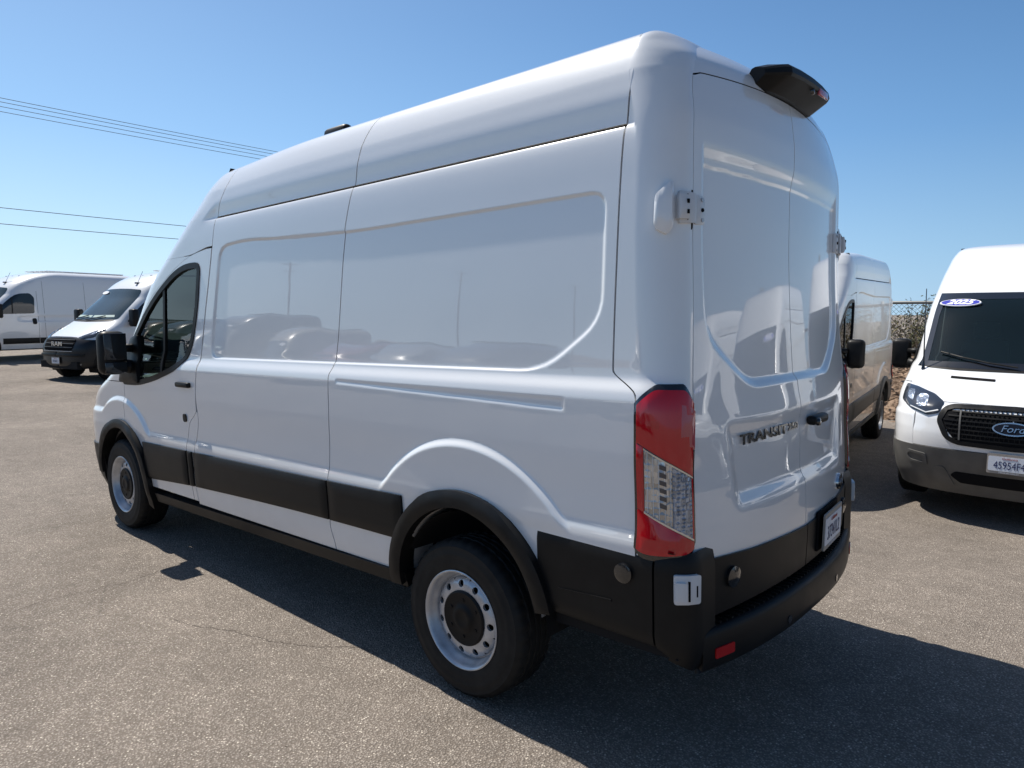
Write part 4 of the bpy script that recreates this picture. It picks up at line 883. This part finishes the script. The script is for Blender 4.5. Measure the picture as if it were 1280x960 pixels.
    H(patch('fog_lamp', front2, roundpoly([(.70, .40), (.77, .40), (.77, .47), (.70, .47)], .03), .022, M['clear'], nose, .03, .02))
    H(patch('headlight', front2, roundpoly([(.56, 1.02), (.72, 1.0), (.90, 1.04), (.955, 1.14), (.90, 1.24), (.80, 1.21), (.68, 1.10)], .03), .014, M['lampdark'], T, .05, .02, crown=.01))
    H(patch('headlight_reflector', front2, roundpoly([(.80, 1.08), (.87, 1.10), (.87, 1.17), (.81, 1.15)], .02), .028, M['clear2'], T, .04, .01))
    H(patch('cowl', front2, [(0, 1.395), (.78, 1.41), (.80, 1.45), (0, 1.44)], .004, M['black'], T, .06, .01))
    mi = H(MB().box((3.62, 1.14, 1.50), (.16, .22, .42), 0, .05).build('door_mirror', M['black'], T, True)); H(MB().tube([(3.62, .95, 1.42), (3.60, 1.10, 1.44)], .04, 8).build('mirror_arm', M['black'], mi, True))
    MB().box((2.0, 0, .40), (5.6, 1.5, .16)).build('underbody', M['liner'], T)
    for k in range(5): y0 = -.52+k*.26; MB().box((.6, y0, 2.752), (2.6, .10, .030), 0, .010).build('roof_rib', M['paint'], T, True)
    for k in range(3): MB().box((2.55, -.34+k*.34, 2.565), (.09, .05, .04), 0, .015).build('marker_lamp', M['emb'], T, True)
    MB().box((3.02, .42, 2.36), (.12, .05, .04), 0, .01).tube([(3.0, .42, 2.38), (2.86, .42, 2.66)], .006, 5).build('antenna', M['emb'], T)
    wp = MB(); wp.tube([tuple(front2(np.array(yv), np.array(zv))+[.03, 0, .015]) for yv, zv in ((-.1, 1.44), (.2, 1.47), (.5, 1.53))], .012, 5).tube([tuple(front2(np.array(yv), np.array(zv))+[.03, 0, .015]) for yv, zv in ((-.7, 1.46), (-.45, 1.48), (-.15, 1.54))], .012, 5); wo_ = wp.build('wiper', M['black'], T); wo_['kind'] = 'stuff'
    mp = {}
    for o in half:
        p = mp.get(o.parent, T); c = o.copy(); link(c); c.parent = p
        if p is T: c.scale = (1, -1, 1)
        mp[o] = c
    for sgn in (1, -1):
        for x in (0, 4.04):
            wl = make_wheel(T, x, sgn, .355, .5*x+sgn)
            for c in wl.children:
                if c.name.startswith('rim'): c.material_slots[0].link = 'OBJECT'; c.material_slots[0].material = M['darksteel']
    return T
M['shieldfar'] = mat('far_windscreen', (.035, .055, .065), .03, spec=.7)
M['dashpale'] = mat('pale_strip', (.35, .45, .42), .6)
M['darksteel'] = mat('dark_steel', (.05, .05, .052), .5, metal=.3)
M['nose'] = mat('black_bumper', (.010, .010, .011), .35, spec=.4)

# ---------------------------------------------------------------- the vans
def plate(parent, mtx, top, txt, bottom, sc=1.0):
    pl = roundpoly([(-.152, -.076), (.152, -.076), (.152, .076), (-.152, .076)], .012); V = []; 
    def slab(nm, w_, h_, z0, z1, m, par):
        q = roundpoly([(-w_, -h_), (w_, -h_), (w_, h_), (-w_, h_)], .012, 4); n = len(q)
        V = [(*p, z0) for p in q]+[(*p, z1) for p in q]; F = [tuple(range(n))[::-1], tuple(range(n, 2*n))]+[(i, (i+1) % n, n+(i+1) % n, n+i) for i in range(n)]
        o = mesh_obj(nm, [mtx @ Vector(v) for v in V], F, m, par, False); return o
    pf = slab('number_plate', .160, .084, -.006, .002, M['frame'], parent)
    slab('plate_face', .150, .062, .0, .004, M['platew'], pf)
    if top: text_mesh('plate_heading', top, .026, M['plater'], pf, mtx @ Matrix.Translation((0, .045, .005)), 1.1, .2, .001)
    text_mesh('plate_number', txt, .090, M['plateb'], pf, mtx @ Matrix.Translation((0, -.014, .005)), .72, 0, .001)
    if bottom: text_mesh('plate_footing', bottom, .016, M['platew'], pf, mtx @ Matrix.Translation((0, -.0735, .003)), 1.2, 0, .001)
    return pf
def oval(nm, mtx, a, b, m, parent, z0=0, z1=.006, n=40):
    V = []; F = []
    V = [(a*math.cos(2*math.pi*k/n), b*math.sin(2*math.pi*k/n), z0) for k in range(n)]+[(a*.97*math.cos(2*math.pi*k/n), b*.97*math.sin(2*math.pi*k/n), z1) for k in range(n)]
    F = [tuple(range(n))[::-1], tuple(range(n, 2*n))]+[(i, (i+1) % n, n+(i+1) % n, n+i) for i in range(n)]
    return mesh_obj(nm, [mtx @ Vector(v) for v in V], F, m, parent, False)
def front_mtx(y, z, off=.02):
    p = surf_pt(S_front, np.array([[y, z]]), off)[0]; a = S_front(np.array(y), np.array(z+.04))-S_front(np.array(y), np.array(z-.04)); b = S_front(np.array(y+.04), np.array(z))-S_front(np.array(y-.04), np.array(z))
    return frame_mtx(p, b, a)
def rear_mtx(y, z, off=.02):
    p = S_rear(np.array(y), np.array(z)); a = S_rear(np.array(y), np.array(z+.04))-S_rear(np.array(y), np.array(z-.04)); b = S_rear(np.array(y-.04), np.array(z))-S_rear(np.array(y+.04), np.array(z))
    m = frame_mtx(p, b, a); return m @ Matrix.Translation((0, 0, off))

main = build_van('cargo_van', 'large white high-roof cargo van with black side mouldings, filling the foreground', 'van')
base_children = list(main.children)
neighbour = copy_tree(main); far_right = copy_tree(main)
main.rotation_euler = (0, .0237, 0)
mt = rear_mtx(.30, 1.205, .004)
text_mesh('model_badge', 'TRANSIT', .056, M['emb'], main, mt @ Matrix.Translation((-.06, 0, 0)), 1.85, 0, .004, .0012)
text_mesh('model_badge', '250', .042, M['emb'], main, mt @ Matrix.Translation((.200, .004, 0)), 1.5, 0, .004, .0008)
mt = rear_mtx(-.59, .850, .004)
bd = oval('oval_badge', mt, .062, .040, M['chrome'], main, -.01, .006); oval('badge_field', mt, .056, .034, M['emb'], bd, 0, .008)
text_mesh('badge_script', 'Ford', .046, M['chrome'], bd, mt @ Matrix.Translation((0, 0, .009)), 1.0, .3, .001)
plate(main, rear_mtx(-.30, .700, .035), 'California', '37341L2', 'MISSION VALLEY')
rb = roundpoly([(-.12, .615), (-.48, .615), (-.48, .795), (-.12, .795)], .02)
patch('plate_recess', S_rear, rb, .016, M['gap'], main, .05, .01)

def reskin(root, mapping):
    for o in [root]+list(root.children_recursive):
        if o.type == 'MESH':
            for sl in o.material_slots:
                if sl.material in mapping: new = mapping[sl.material]; sl.link = 'OBJECT'; sl.material = new
def place(root, x, y, head, rake=.0237):
    root.location = (x, y, float(ground_z(x, y))); root.rotation_euler = (0, rake, head)
gz = -.16
reskin(neighbour, {M['black']: M['grey']})
neighbour['label'] = 'white high-roof van facing us with a blue 2025 oval on its windscreen'
HD = R(91.0); Q = Vector((-1.36, -8.90, gz)); neighbour.location = Q; neighbour.rotation_euler = (0, .012, HD)
# parts that only this van shows
mt = front_mtx(0, .95, .016); bd = oval('grille_badge', mt, .148, .060, M['chrome'], neighbour, -.02, .008); oval('badge_field', mt, .134, .048, M['bluebadge'], bd, 0, .012)
text_mesh('badge_script', 'Ford', .084, M['chrome'], bd, mt @ Matrix.Translation((0, -.002, .0135)), 1.05, .3, .002)
mt = front_mtx(-.63, 2.02, .012); dc = oval('windscreen_decal', mt, .200, .062, M['whitedecal'], neighbour, -.004, .004); oval('decal_field', mt, .188, .054, M['bluedecal'], dc, 0, .006)
text_mesh('decal_year', '2025', .105, M['whitedecal'], dc, mt @ Matrix.Translation((0, 0, .0065)), 1.15, .25, .001, .004)
mt = frame_mtx((4.79, 0, .66), (0, 1, 0), (-.10, 0, 1)); pf = plate(neighbour, mt, 'California', '45954F4', 'MISSION VALLEY')
an = MB().tube([S_front(np.array(-.83), np.array(1.37)), S_front(np.array(-.83), np.array(1.37))+[-.01, 0, .08], S_front(np.array(-.83), np.array(1.37))+[-.12, -.03, .80]], [.018, .007, .004], 6).build('antenna', M['emb'], neighbour)
reskin(far_right, {M['black']: M['grey'], M['paint']: M['dusty']})
far_right['label'] = 'dusty white high-roof van seen past the rear doors of the big van'
far_right.location = (1.60, -8.46, gz); far_right.rotation_euler = (0, .016, R(96.0))
row = 'parked vans mirrored in the paintwork'
for i, (x, y, h, lb) in enumerate(((-4.55, -9.0, 90, 'white high-roof van out of frame, next to the van facing us'), (-7.7, -9.1, 90.5, 'second white high-roof van out of frame to the right, beyond its twin'))):
    c = copy_tree(neighbour); c['label'] = lb; c['group'] = row; c.location = (x, y, gz); c.rotation_euler = (0, .012, R(h))

HB = R(102)
def boxpos(root, wheel_xy, hd):
    v = Vector(wheel_xy)-Matrix.Rotation(hd, 2) @ Vector((4.04, .95)); root.location = (v.x, v.y, float(ground_z(*wheel_xy))); root.rotation_euler = (0, 0, hd)
def pixel_ground(px, depth):
    d = f+r2*((px[0]-640)/887)-u2*((px[1]-480)/887); p = CAM+d*depth; return (p.x, p.y)
vb = build_boxvan('delivery_van', 'white van with a black grille and bumper facing us, partly behind the big door mirror', 'van')
va = copy_tree(vb); va['label'] = 'white van seen side-on at the far left, its nose out of frame'
boxpos(vb, pixel_ground((144, 470), 16.9), HB); boxpos(va, pixel_ground((-22, 450), 20.5), R(104))
mt = Matrix(); p = front2(np.array(0.), np.array(.885))
mt = frame_mtx((p[0]+.055, 0, .885), (0, 1, 0), (0, 0, 1)); text_mesh('grille_lettering', 'RAM', .135, M['chrome'], vb, mt, 1.6, 0, .01, .004)
mt = frame_mtx((float(front2(np.array(0.), np.array(.50))[0])+.055, -.02, .50), (0, 1, 0), (0, 0, 1)); plate(vb, mt, 'California', '18306K3', None)
mt0 = surf_pt(front2, np.array([[-.52, 2.08]]), .014)[0]; a = front2(np.array(-.52), np.array(2.12))-front2(np.array(-.52), np.array(2.04)); b_ = front2(np.array(-.48), np.array(2.08))-front2(np.array(-.56), np.array(2.08))
oval('windscreen_decal', frame_mtx(mt0, b_, a), .19, .055, M['whitedecal'], vb, -.004, .004)
# a row of low cars across the aisle behind the photographer: the photo shows them mirrored in the flank of the big van
CARS = (('silver', (.42, .43, .45)), ('dark grey', (.05, .052, .056)), ('white', (.70, .70, .69)), ('dark blue', (.02, .035, .09)), ('black', (.012, .012, .013)), ('light grey', (.30, .31, .32)), ('red', (.25, .015, .015)),
        ('beige', (.40, .34, .25)), ('charcoal', (.03, .03, .033)), ('pearl white', (.74, .73, .70)), ('steel blue', (.10, .15, .22)), ('bronze', (.14, .09, .05)), ('graphite', (.08, .083, .09)))
for i in range(13):
    nm, col = CARS[i]; k_ = 'car_paint_'+nm.replace(' ', '_')
    if k_ not in M: M[k_] = mat(k_, col, .3, coat=1.0)
    x = -1.2+i*2.65+rng.uniform(-.2, .2); y = 12.6+rng.uniform(-.5, .5)
    c = copy_tree(vb); c.name = 'parked_car'; c['category'] = 'car'; c['group'] = 'cars mirrored in the flank of the big van'
    c['label'] = nm+' car in the row behind the photographer, mirrored in the big van'
    reskin(c, {M['paint']: M[k_]}); c.location = (x, y, float(ground_z(x, y))); c.rotation_euler = (0, 0, R(-90+rng.uniform(-4, 4))); c.scale = (.74+rng.uniform(-.06, .08), .90, (.54, .62, .74, .50, .60, .56)[i % 6])

# ---------------------------------------------------------------- utility poles and cables
def pole(x, y, h, label, group, turn=0.0):
    t = thing('utility_pole', label, 'pole', (x, y, float(ground_z(x, y))), (0, 0, turn), group)
    MB().tube([(0, 0, -.5), (0, 0, h*.5), (0, 0, h)], [.17, .14, .11], 10).build('trunk', M['wood'], t, True)
    for zc, l in ((h-.35, 2.4), (h-1.5, 1.8)): MB().box((0.14, 0, zc), (.10, l, .12)).build('crossarm', M['wood'], t)
    for yv in (-1.05, -.45, .45, 1.05): MB().lathe([(.0001, .14), (.03, .13), (.045, .08), (.03, .05), (.05, .03), (.03, 0)], 8, (.14, yv, h-.29), 'z').build('insulator', M['galv'], t, True)
    return t
def cable(pts, sag, rad, label, group):
    out = []
    for a, b in zip(pts[:-1], pts[1:]):
        a, b = Vector(a), Vector(b)
        for k in range(24): t_ = k/24; p = a.lerp(b, t_); p.z -= sag*4*t_*(1-t_); out.append(p)
    out.append(Vector(pts[-1])); o = MB().tube(out, rad, 5).build('power_cable', M['wire'], None, True); o['label'] = label; o['category'] = 'cable'; o['group'] = group; return o
LX = 40.0
for y, lb in ((14, 'wooden utility pole out of frame to the left, carrying the cables'), (-52, 'wooden utility pole hidden behind the big van, carrying the cables'), (-118, 'distant wooden utility pole far behind the big van')): pole(LX, y, 12.2, lb, 'utility poles along the far road')
ys = (14, -52, -118); grp = 'cables strung across the sky on the left'
for dx, z, lb in ((-.60, 12.26, 'topmost of the thin cables crossing the upper left sky'), (-.25, 12.16, 'second cable from the top in the upper left sky'), (.25, 12.06, 'third cable from the top in the upper left sky'), (.60, 11.90, 'lowest cable of the bundle in the upper left sky'), (0, 7.15, 'upper of the two low cables left of the van roof'), (.1, 6.38, 'lower of the two low cables left of the van roof')):
    cable([(LX+dx, y, z) for y in ys], .45, (.014 if z > 10 else .017), lb, grp)
for x, y, h, lb in ((88, 54, 12, 'utility pole mirrored in the front panel of the big van'), (84, 84, 13, 'utility pole mirrored in the middle of the big van flank'), (66, 92, 11, 'shorter utility pole mirrored near the back of the flank')): pole(x, y, h, lb, 'utility poles across the lot', .6)

# ---------------------------------------------------------------- fence, bank and shrubs behind the right-hand vans
def bank():
    xs = np.arange(-14, 16.01, .16); ys = np.arange(-18, -10.19, .16); X, Y = np.meshgrid(xs, ys, indexing='ij'); t = sstep(-Y, 10.4, 13.2)
    Z = -.17+.75*t+(rng.random(X.shape)-.5)*.10*sstep(-Y, 10.2, 10.8)+.07*np.sin(X*2.1+Y*1.3)*t+.05*np.sin(X*5.3-Y*3.1)*t; Z[:, -1] = -.20
    idx = np.arange(X.size).reshape(X.shape); Q = np.stack([idx[:-1, :-1], idx[1:, :-1], idx[1:, 1:], idx[:-1, 1:]], -1).reshape(-1, 4)
    o = mesh_obj('mulch_bank', np.stack([X, Y, Z], -1).reshape(-1, 3), Q, M['mulch'], smooth=False); o['kind'] = 'structure'
    V = []; F = []
    for k in range(2600):
        x, y = rng.uniform(-3, 5), rng.uniform(-14.5, -10.6); i, j = int((x+14)/.16), int((y+18)/.16); zc = Z[i, j]; a = rng.random(3)*6.28; s_ = rng.uniform(.02, .07)
        e = [np.array([math.cos(a[0]), math.sin(a[0]), rng.uniform(-.3, .5)])*s_, np.array([-math.sin(a[0]), math.cos(a[0]), rng.uniform(-.3, .3)])*s_*.35, np.array([0, 0, .012])]
        c = np.array([x, y, zc+.02]); n0 = len(V); V += [c-e[0]-e[1], c+e[0]-e[1], c+e[0]+e[1], c-e[0]+e[1], c+e[2]]; F += [(n0, n0+1, n0+4), (n0+1, n0+2, n0+4), (n0+2, n0+3, n0+4), (n0+3, n0, n0+4)]
    o = mesh_obj('bark_chips', V, F, M['mulch'], smooth=False); o['kind'] = 'stuff'
bank()
FY = -14.6
ft = thing('chain_link_fence', 'grey chain-link fence with a top rail behind the parked vans on the right', 'fence', (0, FY, .35))
MB().tube([(-14, 0, 1.62), (15, 0, 1.62)], .035, 8).build('top_rail', M['fencemetal'], ft, True)
for k in range(11): MB().tube([(-14+k*2.9, 0, -.4), (-14+k*2.9, 0, 1.72)], .032, 8).build('fence_post', M['fencemetal'], ft, True)
mb = MB()
for k in range(-20, 280):
    x = -14+k*.105
    for s_ in (1, -1):
        a, b = (x, .0, -.1), (x+s_*1.7, .0, 1.6)
        if min(a[0], b[0]) > -14 and max(a[0], b[0]) < 15: mb.tube([a, b], .0035, 3, False)
o = mb.build('wire_mesh', M['fencemetal'], ft); o['kind'] = 'stuff'
def shrub(x, y, z, h, wd, label, leaf, n=900, seed=1):
    g = np.random.default_rng(seed); t = thing('shrub', label, 'shrub', (x, y, z), group='dry shrubs along the fence'); tw = MB(); V = []; F = []
    for k in range(34):
        a = g.random()*6.28; sp = g.random()**.6*wd; top = np.array([math.cos(a)*sp, math.sin(a)*sp, h*(.45+.55*g.random())*(1-.35*(sp/wd)**2)]); mid = top*[.35, .35, .5]+g.normal(0, .05, 3)
        tw.tube([(g.normal(0, .04), g.normal(0, .04), 0), tuple(mid), tuple(top)], [.014, .009, .003], 4, False)
        for q in range(n//34):
            u = g.random()**.7; c = (mid*(1-u)+top*u)+g.normal(0, .075, 3); d1 = g.normal(0, 1, 3); d1 /= np.linalg.norm(d1); d2 = np.cross(d1, g.normal(0, 1, 3)); d2 /= np.linalg.norm(d2)+1e-6; s1 = g.uniform(.025, .055); n0 = len(V)
            V += [c-d1*s1, c+d2*s1*.35, c+d1*s1, c-d2*s1*.35]; F.append((n0, n0+1, n0+2, n0+3))
    o = tw.build('stems', M['twig'], t); o['kind'] = 'stuff'; o = mesh_obj('foliage', V, F, M[leaf], t, False); o['kind'] = 'stuff'
for i, (x, y, z, h, wd, lf) in enumerate(((.75, -13.9, .45, 1.3, .7, 'leaf1'), (1.05, -14.9, .45, 1.9, .45, 'leaf1'), (2.3, -14.3, .45, 1.7, .9, 'leaf2'), (-.6, -14.2, .45, 1.6, .9, 'leaf2'), (-2.4, -14.4, .45, 1.5, .9, 'leaf1'), (.2, -13.2, .4, .9, .6, 'leaf2'), (.55, -15.6, .5, 1.7, .9, 'leaf1'), (1.5, -15.8, .5, 1.6, .9, 'leaf2'), (1.9, -16.6, .5, 1.8, 1.0, 'leaf1'), (.1, -16.5, .5, 1.7, 1.0, 'leaf2'))):
    lb = ['grey-green shrub beside the dusty van at the fence', 'tall wispy shrub rising above the fence rail behind the dusty van', 'dry shrub hidden behind the dusty van', 'dry shrub behind the van with the 2025 oval', 'grey-green shrub out of sight behind the right-hand vans', 'low dry shrub on the mulch bank in front of the fence', 'olive shrub close behind the fence wire', 'straw-coloured shrub close behind the fence wire', 'broad olive shrub deep behind the fence', 'broad straw-coloured shrub deep behind the fence'][i]
    shrub(x, y, z, h, wd, lb, lf, 1000 if h > 1 else 500, 20+i)
# small stones lying about on the asphalt
V = []; F = []
for k in range(90):
    x, y = rng.uniform(-2.2, 6), rng.choice([rng.uniform(1.1, 2.6), rng.uniform(-3.2, -1.1)]); s_ = rng.uniform(.002, .0055); n0 = len(V); zc = float(ground_z(x, y))
    for j in range(5): a = j*1.2566+rng.random()*.5; V.append((x+math.cos(a)*s_*rng.uniform(.7, 1.3), y+math.sin(a)*s_, zc-.001))
    V.append((x, y, zc+s_*.8)); F += [(n0+j, n0+(j+1) % 5, n0+5) for j in range(5)]
o = mesh_obj('loose_stones', V, F, M['twig'], smooth=False); o['kind'] = 'stuff'
